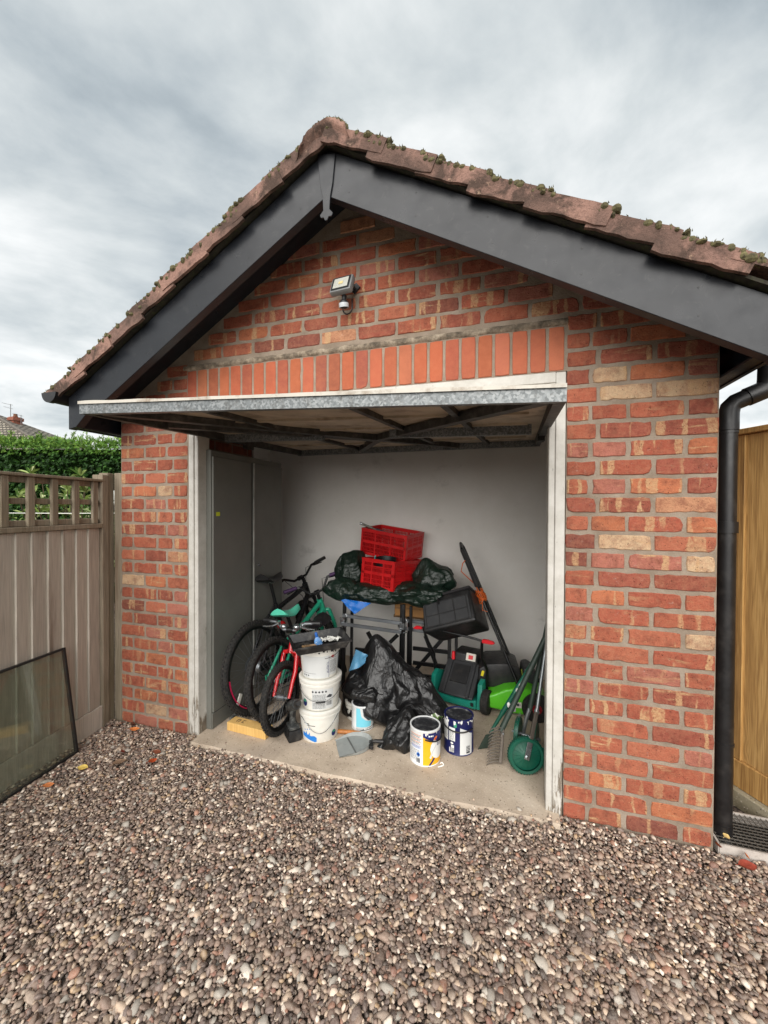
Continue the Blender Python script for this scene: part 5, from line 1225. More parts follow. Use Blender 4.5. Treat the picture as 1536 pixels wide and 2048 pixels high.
# ---- paint tins
def tin(name, label, x, y, r_, h, turn, side, lidm):
    t = thing(name, label, 'paint tin', (x, y, FZ), (0, 0, turn))
    m = MB(); m.lathe([(r_-.004, .0015), (r_, 0), (r_+.0015, .004), (r_, .007), (r_, h-.008), (r_+.002, h-.005), (r_+.0015, h), (r_-.006, h), (r_-.007, h-.016)], 56); m.build('body', side, t, smooth=35)
    m = MB(); m.lathe([(r_-.0075, h-.010), (r_-.009, h-.003), (r_-.014, h-.003), (r_-.016, h-.007), (.01, h-.0065)], 48); m.build('lid', lidm, t, smooth=35)
    return t
LIDM = pm('paint_caked_lid', S(34, 36, 40), .5, var=.3, vs_=22, dirt=S(196, 196, 194), dirt_amt=.3)
CW = pm('tin_white', S(226, 228, 228), .35, var=.04); CN = pm('tin_navy', S(24, 30, 84), .35, var=.08)
def smear(t, r_, h, n_, mat=None):
    m = MB()
    for k in range(n_):
        a = rnd(-2.2, 2.2); w_ = rnd(.004, .016); z = h+rnd(-.012, .0012); L = rnd(.004, .02); rr = r_+.0024
        m.add([(rr*math.sin(a-w_/r_/2), -rr*math.cos(a-w_/r_/2), z), (rr*math.sin(a+w_/r_/2), -rr*math.cos(a+w_/r_/2), z), (rr*math.sin(a+w_/r_/3), -rr*math.cos(a+w_/r_/3), z-L), (rr*math.sin(a-w_/r_/3), -rr*math.cos(a-w_/r_/3), z-L*rnd(.4, 1.2))], [(0, 1, 2, 3)])
    m.build('paint_drips', mat or pm('drip_white', S(226, 226, 222), .5), t, kind='stuff')
YX, YY = 2.106, .226; fa = math.atan2(CAMP.x-YX, -(CAMP.y-YY)); hY = .205; rY = .0885
ty_ = tin('paint_tin', 'yellow, white and navy labelled paint tin in front of the navy tin', YX, YY, rY, hY, fa, CW, LIDM)
Rf = lambda z: rY+.0009; R2 = lambda z: rY+.0014; R3 = lambda z: rY+.0018; m = MB()
wrap_rect(m, Rf, -.012, .15, .008, hY-.013, 6, 18)                                   # yellow field
wrap_poly(m, R2, [(-.012, hY-.013), (.15, hY-.013), (.15, hY-.10), (.08, hY-.075), (.035, hY-.055), (-.012, hY-.035)], 2)
wrap_poly(m, R3, circ(.092, .100, .062), 7, 24); wrap_poly(m, R3, circ(.052, .150, .002), 7)
wrap_poly(m, lambda z: rY+.0022, [(-.012+.05, hY-.013), (.15, hY-.013), (.15, hY-.085), (.075, hY-.062), (.038, hY-.04)], 2)
wrap_poly(m, lambda z: rY+.0026, [(.052, .152), (.066, .148), (.080, .166), (.070, .172), (.058, .164)], 8); wrap_poly(m, lambda z: rY+.003, [(.058, .150), (.066, .148), (.072, .160), (.064, .163)], 4)
wrap_text(m, lambda z: rY+.0026, 'Ba', .034, .094, .112, 2); lines(m, lambda z: rY+.0026, .02, .05, .180, 1, .01, .008, 7)
wrap_poly(m, R3, [(.02, .008), (.034, .008), (.062, .042), (.052, .05)], 2)             # brush handle picture
wrap_poly(m, R3, [(.026, .052), (.036, .044), (.05, .085), (.042, .09)], 3); wrap_poly(m, R3, [(.042, .088), (.05, .085), (.075, .118), (.07, .124)], 3)
for k in range(4): wrap_rect(m, Rf, -.10, -.022, hY-.030-k*.020, hY-.0275-k*.020, 8, 8); lines(m, Rf, -.10, -.03, hY-.034-k*.020, 2, .006, .0022)
wrap_rect(m, Rf, -.09, -.025, .098, .118, 9, 8); lines(m, Rf, -.10, -.03, .09, 9, .0075, .0022, 0)
wrap_poly(m, R2, circ(-.040, .066, .012, sx=.9), 1); wrap_poly(m, R3, circ(-.040, .066, .007, sx=.9), 2)
for k in range(9): wrap_rect(m, R2, -.052+k*.0028, -.052+k*.0028+rnd(.0008, .0018), .018, .044, 0, 1)
m.build('label', INK, ty_); smear(ty_, rY, hY, 16)
m = MB(); m.tube([(.098*math.sin(a), -.098*math.cos(a), hY-.022-.040*math.cos((a-1.0)*1.0)) for a in [.0+2.2*k/16 for k in range(17)]], .004, 8); m.build('bail_handle', BLK, ty_, smooth=60)
NX, NY = 2.285, .385; fa = math.atan2(CAMP.x-NX, -(CAMP.y-NY)); hN = .215
tn_ = tin('paint_tin', 'navy and white labelled paint tin with paint-caked lid, by the teal mower', NX, NY, rY, hN, fa, CN, LIDM)
m = MB(); wrap_rect(m, Rf, -.062, -.022, .085, hN-.05, 7, 6); lines(m, R2, -.058, -.026, .15, 12, .0062, .0022, 0)
wrap_rect(m, Rf, -.13, -.07, .08, hN-.02, 7, 6); lines(m, R2, -.12, -.075, .16, 10, .0072, .0022, 0)
wrap_poly(m, Rf, [(.008, .008), (.092, .008), (.092, hN-.078), (.05, hN-.062), (.008, hN-.045)], 3, 14); wrap_poly(m, R2, [(.05, hN-.064), (.10, hN-.05), (.10, hN-.09), (.07, hN-.078)], 2)
wrap_rect(m, R2, .048, .074, .015, .06, 0, 4); lines(m, R3, .05, .072, .058, 4, .009, .003, 7)
wrap_rect(m, Rf, -.048, -.028, .018, .06, 7, 3)
for k in range(7): wrap_rect(m, R2, -.046+k*.0026, -.0455+k*.0026+rnd(.0004, .0012), .02, .045, 0, 1)
wrap_poly(m, R2, circ(-.042, .072, .006, sx=1.6), 7); wrap_rect(m, Rf, -.03, -.012, hN-.045, hN-.02, 5, 3); wrap_poly(m, Rf, [(-.06, .015), (-.05, .015), (-.054, .045), (-.06, .04)], 7)
m.build('label', INK, tn_); smear(tn_, rY, hN, 40)
m = MB(); m.tube([(.100*math.sin(a), -.100*math.cos(a), hN-.030-.036*math.cos(a*.9)) for a in [-1.55+2.5*k/18 for k in range(19)]], .0042, 8); m.build('bail_handle', BLK, tn_, smooth=60)
LX, LY = 1.632, .435; fa = math.atan2(CAMP.x-LX, -(CAMP.y-LY)); rL = .074; hL = .165
tl_ = tin('paint_tin', 'small pale blue and black labelled paint tin under the bin bags', LX, LY, rL, hL, fa, CW, LIDM)
Rf = lambda z: rL+.0009; R2 = lambda z: rL+.0014; m = MB()
wrap_rect(m, Rf, -.045, .11, .006, hL-.012, 6 if 0 else 3, 14); LB = pm('ink_skyblue', S(120, 200, 218), .42, var=.06)
wrap_poly(m, R2, [(-.045, .03), (.06, .03), (.065, .06), (.02, .075), (-.01, .1), (-.015, hL-.012), (-.045, hL-.012)], 10)
wrap_poly(m, R2, [(.0, hL-.012), (.11, hL-.012), (.11, .075), (.04, .07), (.005, .105)], 0); wrap_poly(m, lambda z: rL+.0019, circ(.03, .112, .009), 6)
wrap_rect(m, lambda z: rL+.0019, .05, .1, .12, .135, 7); wrap_poly(m, R2, [(-.02, .008), (.1, .008), (.1, .028), (.02, .022)], 0); lines(m, lambda z: rL+.0019, .01, .09, .022, 1, .01, .010, 7)
m.build('label', INK+[LB], tl_)
tb_ = tub('small_tub', 'small white tub half hidden behind the stack and the pale blue tin', 1.545, .53, FZ, .062, .068, .125, FA)
# ---- dustpan, timber dowel, paint flake, brush
DP = thing('dustpan', 'grey metal dustpan with black handle on the floor before the bin bags', 'dustpan', (1.655, .20, FZ), (0, 0, R(40)))
MDPN = pm('dustpan_grey', S(150, 154, 152), .55, var=.12, vs_=7, dirt=S(104, 102, 98), dirt_amt=.45)
m = MB(); P = [(-.11, -.085), (-.10, .0), (-.085, .085)]+[(.115*math.cos(R(a_)), .10*math.sin(R(a_))) for a_ in range(105, -106, -15)]
m.prism(P, (0, 0, .004), (1, 0, 0), (0, 1, 0), (0, 0, 1), .003); m.build('pan', MDPN, DP)
m = MB()
Q = P[2:]+[P[0]]
for q in range(len(Q)-1):
    a, b = Q[q], Q[q+1]; ha = .008+.026*math.sin(math.pi*q/(len(Q)-1))**.6; hb_ = .008+.026*math.sin(math.pi*(q+1)/(len(Q)-1)+1e-9)**.6 if q < len(Q)-2 else .008
    m.add([(a[0], a[1], .005), (b[0], b[1], .005), (b[0]*1.06, b[1]*1.06, hb_), (a[0]*1.06, a[1]*1.06, ha)], [(0, 1, 2, 3)]); m.add([(a[0]*.985, a[1]*.985, .0072), (b[0]*.985, b[1]*.985, .0072), (b[0]*1.05, b[1]*1.05, hb_), (a[0]*1.05, a[1]*1.05, ha)], [(3, 2, 1, 0)])
m.build('rim', MDPN, DP, smooth=50)
m = MB(); m.bx(-.012, -.004, -.085, .085, .0072, .0105); m.build('ridge', pm('dustpan_dark', S(96, 98, 96), .6), DP)
m = MB(); m.tube([(.10, -.03, .02), (.13, -.05, .030), (.20, -.085, .028), (.235, -.10, .024)], [.010, .011, .014, .011], 10); m.build('handle', BLK, DP, smooth=50)
m = MB(); P2 = [(.075, -.078), (.118, -.02), (.124, -.03), (.10, -.10), (.085, -.10)]; m.prism(P2, (0, 0, .010), (1, 0, 0), (0, 1, 0), (0, 0, 1), .022); m.build('handle_socket', BLK, DP, bevel=.003)
dw = MB(); dw.tube([(1.50, .30, FZ+.014), (1.60, .315, FZ+.014), (1.66, .325, FZ+.014)], [.013, .015, .012], 10)
tag(dw.build('wooden_handle', pm('wood_orange', S(176, 112, 56), .5, var=.2, vs_=30), smooth=50), 'short orange brown wooden handle lying behind the dustpan', 'handle')
sc_ = MB(); sc_.tube([(2.195, .155, FZ+.004), (2.215, .165, FZ+.008), (2.225, .185, FZ+.004)], [.002, .004, .003], 6); sc_.tube([(2.225, .185, FZ+.004), (2.214, .196, FZ+.010), (2.203, .19, FZ+.006)], .003, 6)
tag(sc_.build('plastic_scrap', pm('scrap_white', S(236, 234, 228), .5), smooth=50), 'curled white plastic scrap on the floor right of the yellow tin', 'scrap')
# ---- crumpled plastic sacks
def m_bag(name, col, rough):
    t = NT(name); p = t.pos('World')
    n1_ = t.noise(t.map(p, (1, 1, .55), (0, 0, 0), (.3, .5, .2)), 8, 2, .5, 2.0); r_ = t.math('POWER', t.math('ABSOLUTE', t.math('SUBTRACT', n1_, .5)), .6); n2_ = t.noise(p, 26, 3, .5, 1.6); r2_ = t.math('POWER', t.math('ABSOLUTE', t.math('SUBTRACT', n2_, .5)), .7)
    h = t.math('ADD', t.math('MULTIPLY', r_, -1.6), t.math('MULTIPLY', r2_, -.35))
    c = t.ramp(t.noise(p, 5, 4), [(.3, tuple(x*.8 for x in col)), (.7, tuple(x*1.25 for x in col))])
    return t.set(color=c, rough=rough, spec=.6, normal=t.bump(h, .45, .016))
MBAG = m_bag('bin_bag_black', S(20, 20, 21), .36); MGRN = m_bag('tarp_green', S(17, 35, 26), .42)
def ridged(p, f, seed, oct_=3):
    s_ = 0; a = 1
    for k in range(oct_):
        n_ = mnoise.noise((p[0]*f+seed, p[1]*f+seed*1.7, p[2]*f-seed)); s_ += a*(1-2*abs(n_)); a *= .5; f *= 2.1
    return s_
def sack(mb, c, r_, seed, K=34, sub=5, flat=None, tail=None, fold=None, spread=.22):
    """slack plastic sack: taut facets between ridges (a softened polyhedron), pulled into tails, resting flat at `flat`"""
    rs = random.Random(seed); PL = []
    for k in range(K):
        z = 1-2*(k+.5)/K; a = k*2.39996+rs.uniform(-.5, .5); s_ = math.sqrt(1-z*z); PL.append((Vector((s_*math.cos(a), s_*math.sin(a), z+rs.uniform(-.15, .15))).normalized(), 1-spread*rs.random()))
    bm = bmesh.new(); bmesh.ops.create_icosphere(bm, subdivisions=sub, radius=1)
    vv = []
    for v in bm.verts:
        d = v.co.normalized(); acc = 0
        dj = (d+Vector((mnoise.noise(d*2.3+Vector((seed, 0, 0))), mnoise.noise(d*2.3+Vector((0, seed, 0))), mnoise.noise(d*2.3+Vector((0, 0, seed)))))*.16).normalized()
        for n_, h in PL:
            q = dj.dot(n_)
            if q > .2: acc += (h/q)**-26
        rr = min(1.25, acc**(-1/26))
        rr += .035*mnoise.noise(d*4.5+Vector((seed, seed, 0)))+.012*(ridged(d, 5, seed, 2)-.8)
        if fold:
            an = math.atan2(d.y, d.x); rr += fold[1]*(abs(math.sin(an*fold[0]*.5+seed+1.6*mnoise.noise(d*1.7+Vector((0, 0, seed)))))-.6)*(1-abs(d.z)**4)
        p = Vector((d.x*r_[0], d.y*r_[1], d.z*r_[2]))*rr
        if tail:
            for (td, tl, tw) in tail:
                td = Vector(td).normalized(); k = max(0, d.dot(td)); p += td*tl*(k**tw)
        q = Vector(c)+p
        if flat is not None and q.z < flat: q.z = flat+.002*mnoise.noise((q.x*30, q.y*30, seed))
        vv.append(q)
    bm.verts.index_update(); ff = [tuple(x.index for x in q.verts) for q in bm.faces]; bm.free()
    mb.add(vv, ff); return mb
m = MB(); sack(m, (1.735, .60, .19), (.29, .21, .27), 3, 17, 6, FZ+.002, tail=[((-.06, -.05, 1), .15, 7), ((-.9, -.2, -.3), .05, 3)], fold=(7, .07), spread=.32)
tag(m.build('bin_bag', MBAG, smooth=75), 'large black bin bag rising to a peak in the middle of the floor', 'bin bag')
m = MB(); sack(m, (1.90, .60, .18), (.21, .18, .215), 8, 18, 6, FZ+.002, tail=[((.84, -.08, -.42), .27, 5)], fold=(6, .07), spread=.32)
tag(m.build('bin_bag', MBAG, smooth=75), 'slumped black bin bag trailing right towards the teal mower', 'bin bag')
m = MB(); sack(m, (1.635, .50, .235), (.15, .125, .10), 12, 18, 5, None, fold=(7, .07), tail=[((-.4, .2, .5), .05, 4)])
tag(m.build('bin_bag', MBAG, smooth=75), 'black bin bag bulging over the pale blue paint tin', 'bin bag')
m = MB(); sack(m, (1.945, .330, .085), (.125, .11, .105), 5, 18, 5, FZ+.002, tail=[((-.75, -.55, -.65), .09, 8), ((.1, .3, 1), .06, 6)], fold=(9, .12))
tag(m.build('bin_bag', MBAG, smooth=75), 'small black bin bag sitting behind the yellow tin', 'bin bag')
m = MB(); sack(m, (2.105, .56, .10), (.085, .06, .085), 2, 20, 4, FZ+.002, fold=(6, .1))
def m_pack():
    t = NT('white_green_packet'); p = t.pos('World'); n_ = t.noise(p, 13, 3, .5, 1.0)
    c = t.ramp(n_, [(.42, S(232, 232, 226)), (.47, S(232, 232, 226)), (.49, S(120, 160, 60)), (.56, S(70, 96, 40)), (.60, S(36, 40, 34))]); return t.set(color=c, rough=.35, normal=t.bump(t.noise(p, 50, 4), .3, .006))
tag(m.build('seed_packet', m_pack(), smooth=60), 'crumpled white and green plastic packet behind the two big tins', 'packet')
def sheet(name, label, cat, mat, corners, nx, ny, amp, f, seed, thick=.0012):
    a, b, c, d = [Vector(q) for q in corners]; m = MB(); vv = []; ff = []; nr = (b-a).cross(d-a).normalized()
    for i in range(nx+1):
        for j in range(ny+1):
            u, v = i/nx, j/ny; p = (a*(1-u)+b*u)*(1-v)+(d*(1-u)+c*u)*v
            vv.append(p+nr*(amp*mnoise.noise((u*f+seed, v*f, seed))+amp*.5*ridged((u, v, 0), f*1.3, seed, 2)))
    for i in range(nx):
        for j in range(ny): ff.append((i*(ny+1)+j, (i+1)*(ny+1)+j, (i+1)*(ny+1)+j+1, i*(ny+1)+j+1))
    k = len(vv); m.add(vv+[p-nr*thick for p in vv], ff+[tuple(k+q for q in reversed(f_)) for f_ in ff])
    return tag(m.build(name, mat, smooth=40), label, cat)
sheet('plastic_film', 'translucent pale blue plastic sheet between the tubs and the bin bag', 'plastic sheet', pm('film_blue', S(98, 158, 196), .3, var=.15), [(1.50, .52, .34), (1.62, .50, .41), (1.64, .53, .47), (1.54, .56, .49)], 10, 8, .018, 2.5, 4)
# ---- black steel trestle frames carrying the bundle
def trestle(label, x0, x1, y, z1, seed, skew=0):
    t = thing('folding_trestle', label, 'trestle', ((x0+x1)/2, y, FZ))
    for x in (x0, x1):
        m = MB(); m.bar((x, y, FZ), (x+skew, y+.03, z1), .026, .026); m.build('leg', BLM, t, world=True, bevel=.003)
        m = MB(); m.bar((x+.05, y+.05, FZ), (x+.05+skew, y+.07, z1-.02), .022, .022); m.build('leg', BLM, t, world=True, bevel=.003)
        m = MB(); m.bar((x-.02, y-.02, z1-.16), (x+.02, y-.02, z1-.16), .012, .05); m.tube([(x+.03, y-.02, z1-.10), (x+.045, y-.03, z1-.12), (x+.045, y-.03, z1-.2), (x+.01, y-.025, z1-.21)], .005, 6); m.build('clamp', CHR, t, world=True, bevel=.002)
    for z, q in ((z1-.13, .0), (z1-.19, -.03)):
        m = MB(); m.bar((x0-.0, y-.016+q, z+.012), (x1, y-.016+q, z-.008), .016, .026); m.build('rail', GRY, t, world=True, bevel=.002)
    for z in (FZ+.10, FZ+.20, FZ+.32):
        m = MB(); m.bar((x0+.1, y+.02, z), (x1, y+.02, z), .02, .028); m.build('brace', BLM, t, world=True)
    m = MB(); m.bar((x0+.05, y+.035, FZ+.05), (x1-.05, y+.035, z1-.25), .014, .03); m.build('diagonal', BLM, t, world=True)
    m = MB(); m.bar((x1-.05, y+.036, FZ+.05), (x0+.2, y+.036, z1-.25), .014, .03); m.build('diagonal', BLM, t, world=True)
    return t
trestle('black steel folding trestle with grey rails, nearest the bicycles', 1.275, 1.78, .93, .74, 1)
trestle('black steel folding trestle behind the teal mower handle', 1.72, 2.12, 1.10, .70, 2)
bt = thing('table_top', 'board lying across the trestles under the green sheeting', 'board', (1.62, 1.12, .74))
m = MB(); m.bx(1.20, 2.14, .99, 1.42, .742, .757); m.build('panel', pm('board_dark', S(44, 40, 36), .7, var=.2, space='World'), bt, world=True, bevel=.002)
cbx = thing('cardboard_box', 'brown cardboard box half hidden beneath the green sheeting', 'box', (1.83, 1.22, .60))
m = MB(); m.bx(1.66, 2.02, 1.12, 1.38, .60, .735); m.build('carton', pm('cardboard', S(146, 106, 62), .85, var=.12, space='World'), cbx, world=True, bevel=.003)
m = MB(); m.bx(1.66, 2.02, 1.1188, 1.1196, .66, .675); m.build('tape', pm('parcel_tape', S(120, 84, 46), .3), cbx, world=True)
m = MB(); m.bx(1.64, 2.10, 1.16, 1.40, .575, .598); bsh = tag(m.build('shelf_board', pm('board_brown', S(104, 78, 50), .7), bevel=.002), 'narrow board bearing the cardboard box on the rear trestle', 'board')
sheet('blue_bag', 'bright blue woven bag corner hanging below the green sheeting', 'bag', pm('bag_blue', S(20, 104, 190), .4, var=.2), [(1.255, .895, .765), (1.53, .885, .748), (1.40, .868, .655), (1.345, .872, .69)], 14, 8, .012, 3, 6)
m = MB(); sack(m, (1.47, 1.06, .80), (.37, .23, .105), 21, 40, 6, .715, fold=(9, .10), spread=.3)
sack(m, (1.25, 1.15, .93), (.14, .14, .18), 4, 26, 5, .759, fold=(6, .10), tail=[((.5, .2, .8), .06, 4)]); sack(m, (1.24, .99, .82), (.17, .12, .10), 9, 24, 5, .715, fold=(6, .1))
tag(m.build('green_sheeting', MGRN, smooth=75), 'bundle of dark green plastic sheeting under and left of the red crates', 'sheeting')
m = MB(); sack(m, (1.90, 1.04, .815), (.30, .20, .115), 15, 36, 6, .715, fold=(8, .12), spread=.3); sack(m, (1.985, 1.12, .93), (.19, .15, .115), 31, 28, 5, None, fold=(7, .12), tail=[((-.3, -.1, 1), .06, 9)])
tag(m.build('green_sheeting', MGRN, smooth=75), 'tied bundle of dark green plastic sheeting right of the red crates', 'sheeting')
# ---- folding crates
CRT = pm('crate_red', S(196, 22, 26), .38, var=.12, vs_=12, dirt=S(120, 40, 36), dirt_amt=.3)
def crate(label, loc, rot, L, Wd, h, handle_wall):
    t = thing('folding_crate', label, 'crate', loc, rot)
    m = MB(); m.bx(-L/2+.004, L/2-.004, -Wd/2+.004, Wd/2-.004, 0, .006); m.build('base', CRT, t)
    for wi, (ax, sgn, ln) in enumerate((('x', -1, L), ('x', 1, L), ('y', -1, Wd), ('y', 1, Wd))):
        m = MB(); half = (Wd if ax == 'x' else L)/2
        def put(a0, a1, z0, z1, tk=.008, out=0):
            lo, hi = (half-tk-out, half+out)
            if ax == 'x': m.bx(a0, a1, (sgn*lo if sgn > 0 else -hi), (hi if sgn > 0 else -lo), z0, z1)
            else: m.bx((sgn*lo if sgn > 0 else -hi), (hi if sgn > 0 else -lo), a0, a1, z0, z1)
        q = ln/2-(.0085 if ax == 'y' else 0)
        for z0, z1 in ((.0, .022), (h*.46, h*.56), (h-.030, h)): put(-q, q, z0, z1)
        put(-q, q, h-.012, h, .008, .004)
        for a in (-q, q-.022): put(a, a+.022, .022, h-.030)
        nb = int(ln/.016)
        for k in range(1, nb):
            a = -q+.022+(2*q-.044)*k/nb
            if handle_wall == wi and abs(a) < .055: put(a-.0022, a+.0022, .022, h-.060)
            else: put(a-.0022, a+.0022, .022, h*.46); put(a-.0022, a+.0022, h*.56, h-.030)
        for z in (h*.17, h*.31, h*.68, h*.80):
            if handle_wall == wi and z > h*.75: continue
            put(-q+.022, q-.022, z-.0025, z+.0025, .006)
        if ax == 'y' or ln > .4:
            for a in ([-q/3, q/3] if handle_wall != wi else [-q*.36, q*.36]): put(a-.006, a+.006, .022, h-.03, .010, .0015)
        if handle_wall == wi: put(-q+.022, q-.022, h-.066, h-.056)
        m.build('side_panel', CRT, t)
    return t
# lower crate: short end with the hand slot to the front
ang = math.atan2(.33, .94)
crate('lower red folding crate with hand slot resting on the green sheeting', (1.625, 1.175, .835), (R(2), R(4), math.pi/2-ang), .46, .335, .235, 2)
crate('upper red folding crate tilted on top of the lower one', (1.560, 1.345, 1.078), (R(3), R(7), R(-14)), .46, .32, .232, -1)
pot = thing('black_pot', 'round black pot sitting in the lower red crate', 'pot', (1.588, 1.082, .95), (R(4), R(3), 0))
m = MB(); m.lathe([(.070, 0), (.077, .01), (.084, .12), (.089, .123), (.089, .138), (.083, .138), (.080, .12), (.070, .02)], 32); m.build('bowl', BLK, pot, smooth=40)
m = MB(); m.tube([(.094, 0, .12), (.107, 0, .10), (.107, 0, .07), (.092, 0, .06)], .005, 6); m.build('lug', BLK, pot, smooth=60)
m = MB(); m.bar((1.495, 1.035, 1.02), (1.52, 1.03, 1.11), .010, .006)
tag(m.build('teal_stick', pm('teal_stick', S(90, 180, 180), .5), bevel=.001), 'thin teal stick poking out of the lower crate beside the pot', 'stick')
hs_ = thing('roller_handle', 'dark tool with silver tip sticking out of the upper crate', 'tool', (1.50, 1.24, 1.38))
m = MB(); m.tube([(1.325, 1.20, 1.365), (1.42, 1.235, 1.325)], .010, 10); m.tube([(1.42, 1.235, 1.325), (1.46, 1.25, 1.305)], .007, 8); m.build('shaft', pm('tool_steel', S(120, 118, 110), .4, .5), hs_, world=True, smooth=50)
m = MB(); m.tube([(1.316, 1.197, 1.369), (1.335, 1.204, 1.361)], .012, 10); m.build('tip', CHR, hs_, world=True, smooth=50)
m = MB(); m.bar((1.45, 1.245, 1.312), (1.60, 1.30, 1.25), .035, .028); m.build('grip', pm('tool_slate', S(52, 54, 66), .5), hs_, world=True, bevel=.006)
# ---- teal mower with its grass box on top
TLM = pm('mower_teal', S(24, 128, 110), .4, var=.08, dirt=S(60, 80, 70), dirt_amt=.3); DGY = pm('mower_dark_grey', S(44, 45, 47), .5, var=.15, dirt=S(90, 90, 86), dirt_amt=.3)
RDL = pm('mower_red', S(206, 30, 40), .4, var=.08)
MW = thing('teal_mower', 'teal and black electric lawnmower in the back of the garage', 'lawnmower', (2.195, .865, FZ), (0, 0, R(-14)))
m = MB()                                                       # moulded deck: skirt and two raised flanks
for s_ in (-1, 1):
    P = [(0.0, .035), (.02, .10), (.03, .205), (.10, .225), (.16, .20), (.24, .16), (.40, .15), (.46, .10), (.46, .035)]
    m.prism(P, (s_*.165, 0, 0), (0, 1, 0), (0, 0, 1), (s_, 0, 0), .035)
    m.prism([(0, .035), (.03, .14), (.10, .12), (.14, .035)], (s_*.2005, 0, 0), (0, 1, 0), (0, 0, 1), (s_, 0, 0), .012)
m.prism([(-.165, .035), (.165, .035), (.165, .10), (.11, .085), (.0, .078), (-.11, .085), (-.165, .10)], (0, -.006, 0), (1, 0, 0), (0, 0, 1), (0, 1, 0), .03)
m.prism([(0, .035), (.46, .035), (.46, .12), (0, .06)], (-.164, 0, 0), (0, 1, 0), (0, 0, 1), (1, 0, 0), .328)
m.build('deck', TLM, MW, bevel=.006, segs=2, smooth=40)
m = MB(); Q = [(.004, .085), (.004, .10), (.20, .285), (.22, .275), (.22, .12)]
m.prism(Q, (-.135, 0, 0), (0, 1, 0), (0, 0, 1), (1, 0, 0), .27); flp = m.build('rear_flap', DGY, MW, bevel=.005)
for x in (-.105, .082):
    m = MB(); m.prism([(-.002, .098), (-.010, .108), (.186, .296), (.20, .286)], (x, 0, 0), (0, 1, 0), (0, 0, 1), (1, 0, 0), .024); m.build('flap_rib', DGY, flp, bevel=.003)
m = MB(); m.prism([(.07, .166), (.066, .172), (.17, .270), (.176, .264)], (-.065, 0, 0), (0, 1, 0), (0, 0, 1), (1, 0, 0), .13); m.build('flap_panel', BLK, flp)
for x in (-.145, .125):
    m = MB(); m.bx(x, x+.022, -.0075, -.0062, .052, .078); m.build('flap_clip', BLK, flp)
m = MB(); m.box((0, .30, .245), (.25, .24, .20), taper=(.75, .7)); m.build('motor_cover', BLK, MW, bevel=.02, segs=3, smooth=50)
m = MB(); m.box((.055, .205, .325), (.075, .012, .055), rot=Euler((R(-25), 0, 0))); m.build('warning_label', pm('label_pale', S(206, 202, 190), .5, var=.05), MW)
m = MB(); m.box((.055, .197, .326), (.034, .006, .03), rot=Euler((R(-25), 0, 0))); m.build('warning_mark', RDL, MW)
m = MB(); m.tube([(-.085, .19, .29), (-.085, .195, .35)], [.014, .012], 10); m.build('cable_clip', RDL, MW, smooth=40)
for (x, y, r_) in ((-.222, .06, .078), (.225, .05, .085), (-.222, .42, .07), (.225, .42, .07)):
    m = MB(); m.lathe([(r_*.55, -.028), (r_*.93, -.026), (r_, -.018), (r_, .018), (r_*.93, .026), (r_*.55, .028)], 28, M=Matrix.Translation((x, y, r_)) @ Matrix.Rotation(math.pi/2, 4, 'Y')); wh = m.build('wheel', RUB, MW, smooth=40)
    m = MB(); m.lathe([(.012, -.030), (r_*.5, -.028), (r_*.5, .028), (.012, .030)], 20, M=Matrix.Translation((x, y, r_)) @ Matrix.Rotation(math.pi/2, 4, 'Y')); m.build('wheel_hub', BLK, wh, smooth=40)
m = MB(); m.tube([(.205, .12, .15), (.212, .10, .30), (.19, .04, .40), (.20, .015, .52)], .0105, 10); m.build('lower_handle', BLM, MW, smooth=50); m = MB(); m.tube([(-.205, .12, .15), (-.21, .10, .34), (-.25, .03, .48), (-.265, .02, .56)], .0105, 10); m.build('lower_handle', BLM, MW, smooth=50)
m = MB(); m.tube([(-.262, .015, .555), (-.10, -.02, .565), (.10, -.03, .56), (.20, .01, .535)], .008, 10); m.build('cross_tube', BLM, MW, smooth=50)
m = MB(); m.prism([(-.05, -.012), (-.02, -.016), (.03, -.008), (.03, .010), (-.02, .012)], (-.30, .0, .55), (1, 0, 0), (0, 0, 1), (0, 1, 0), .02); m.build('red_lever', RDL, MW, bevel=.003)
m = MB(); m.prism([(-.03, -.012), (.04, -.012), (.06, -.004), (.05, .010), (.0, .016), (-.03, .012)], (.235, -.005, .535), (1, 0, 0), (0, 0, 1), (0, 1, 0), .025); m.build('red_lever', RDL, MW, bevel=.003)
GB = thing('grass_box', 'black grass collection box tilted on top of the teal mower', 'grass box', (2.175, .99, .68), (R(-30), R(-20), R(-8)))
m = MB(); m.box((0, .0, 0), (.42, .30, .26), taper=(.93, .86)); m.build('shell', BLK, GB, bevel=.022, segs=3, smooth=50)
m = MB(); m.bx(-.185, .185, -.158, -.150, -.108, .075); m.build('front_panel', DGY, GB, bevel=.004)
for (a, b, c, d) in ((-.17, .17, -.025, -.018), (-.065, -.058, -.10, .07), (.06, .067, -.10, .07), (-.17, .17, .068, .074), (-.17, .17, -.104, -.098), (-.17, -.163, -.10, .07), (.163, .17, -.10, .07)):
    m = MB(); m.bx(a, b, -.162, -.1582, c, d); m.build('panel_rib', BLK, GB)
m = MB(); m.bx(-.20, .20, -.13, .13, .128, .150); m.build('lid', pm('box_fabric', S(38, 36, 38), .85, var=.2), GB, bevel=.012, segs=2, smooth=50)
m = MB(); m.tube([(-.05, -.135, .12), (-.05, -.165, .09), (-.05, -.165, .05)], .006, 6); m.build('catch', BLK, GB, smooth=50)
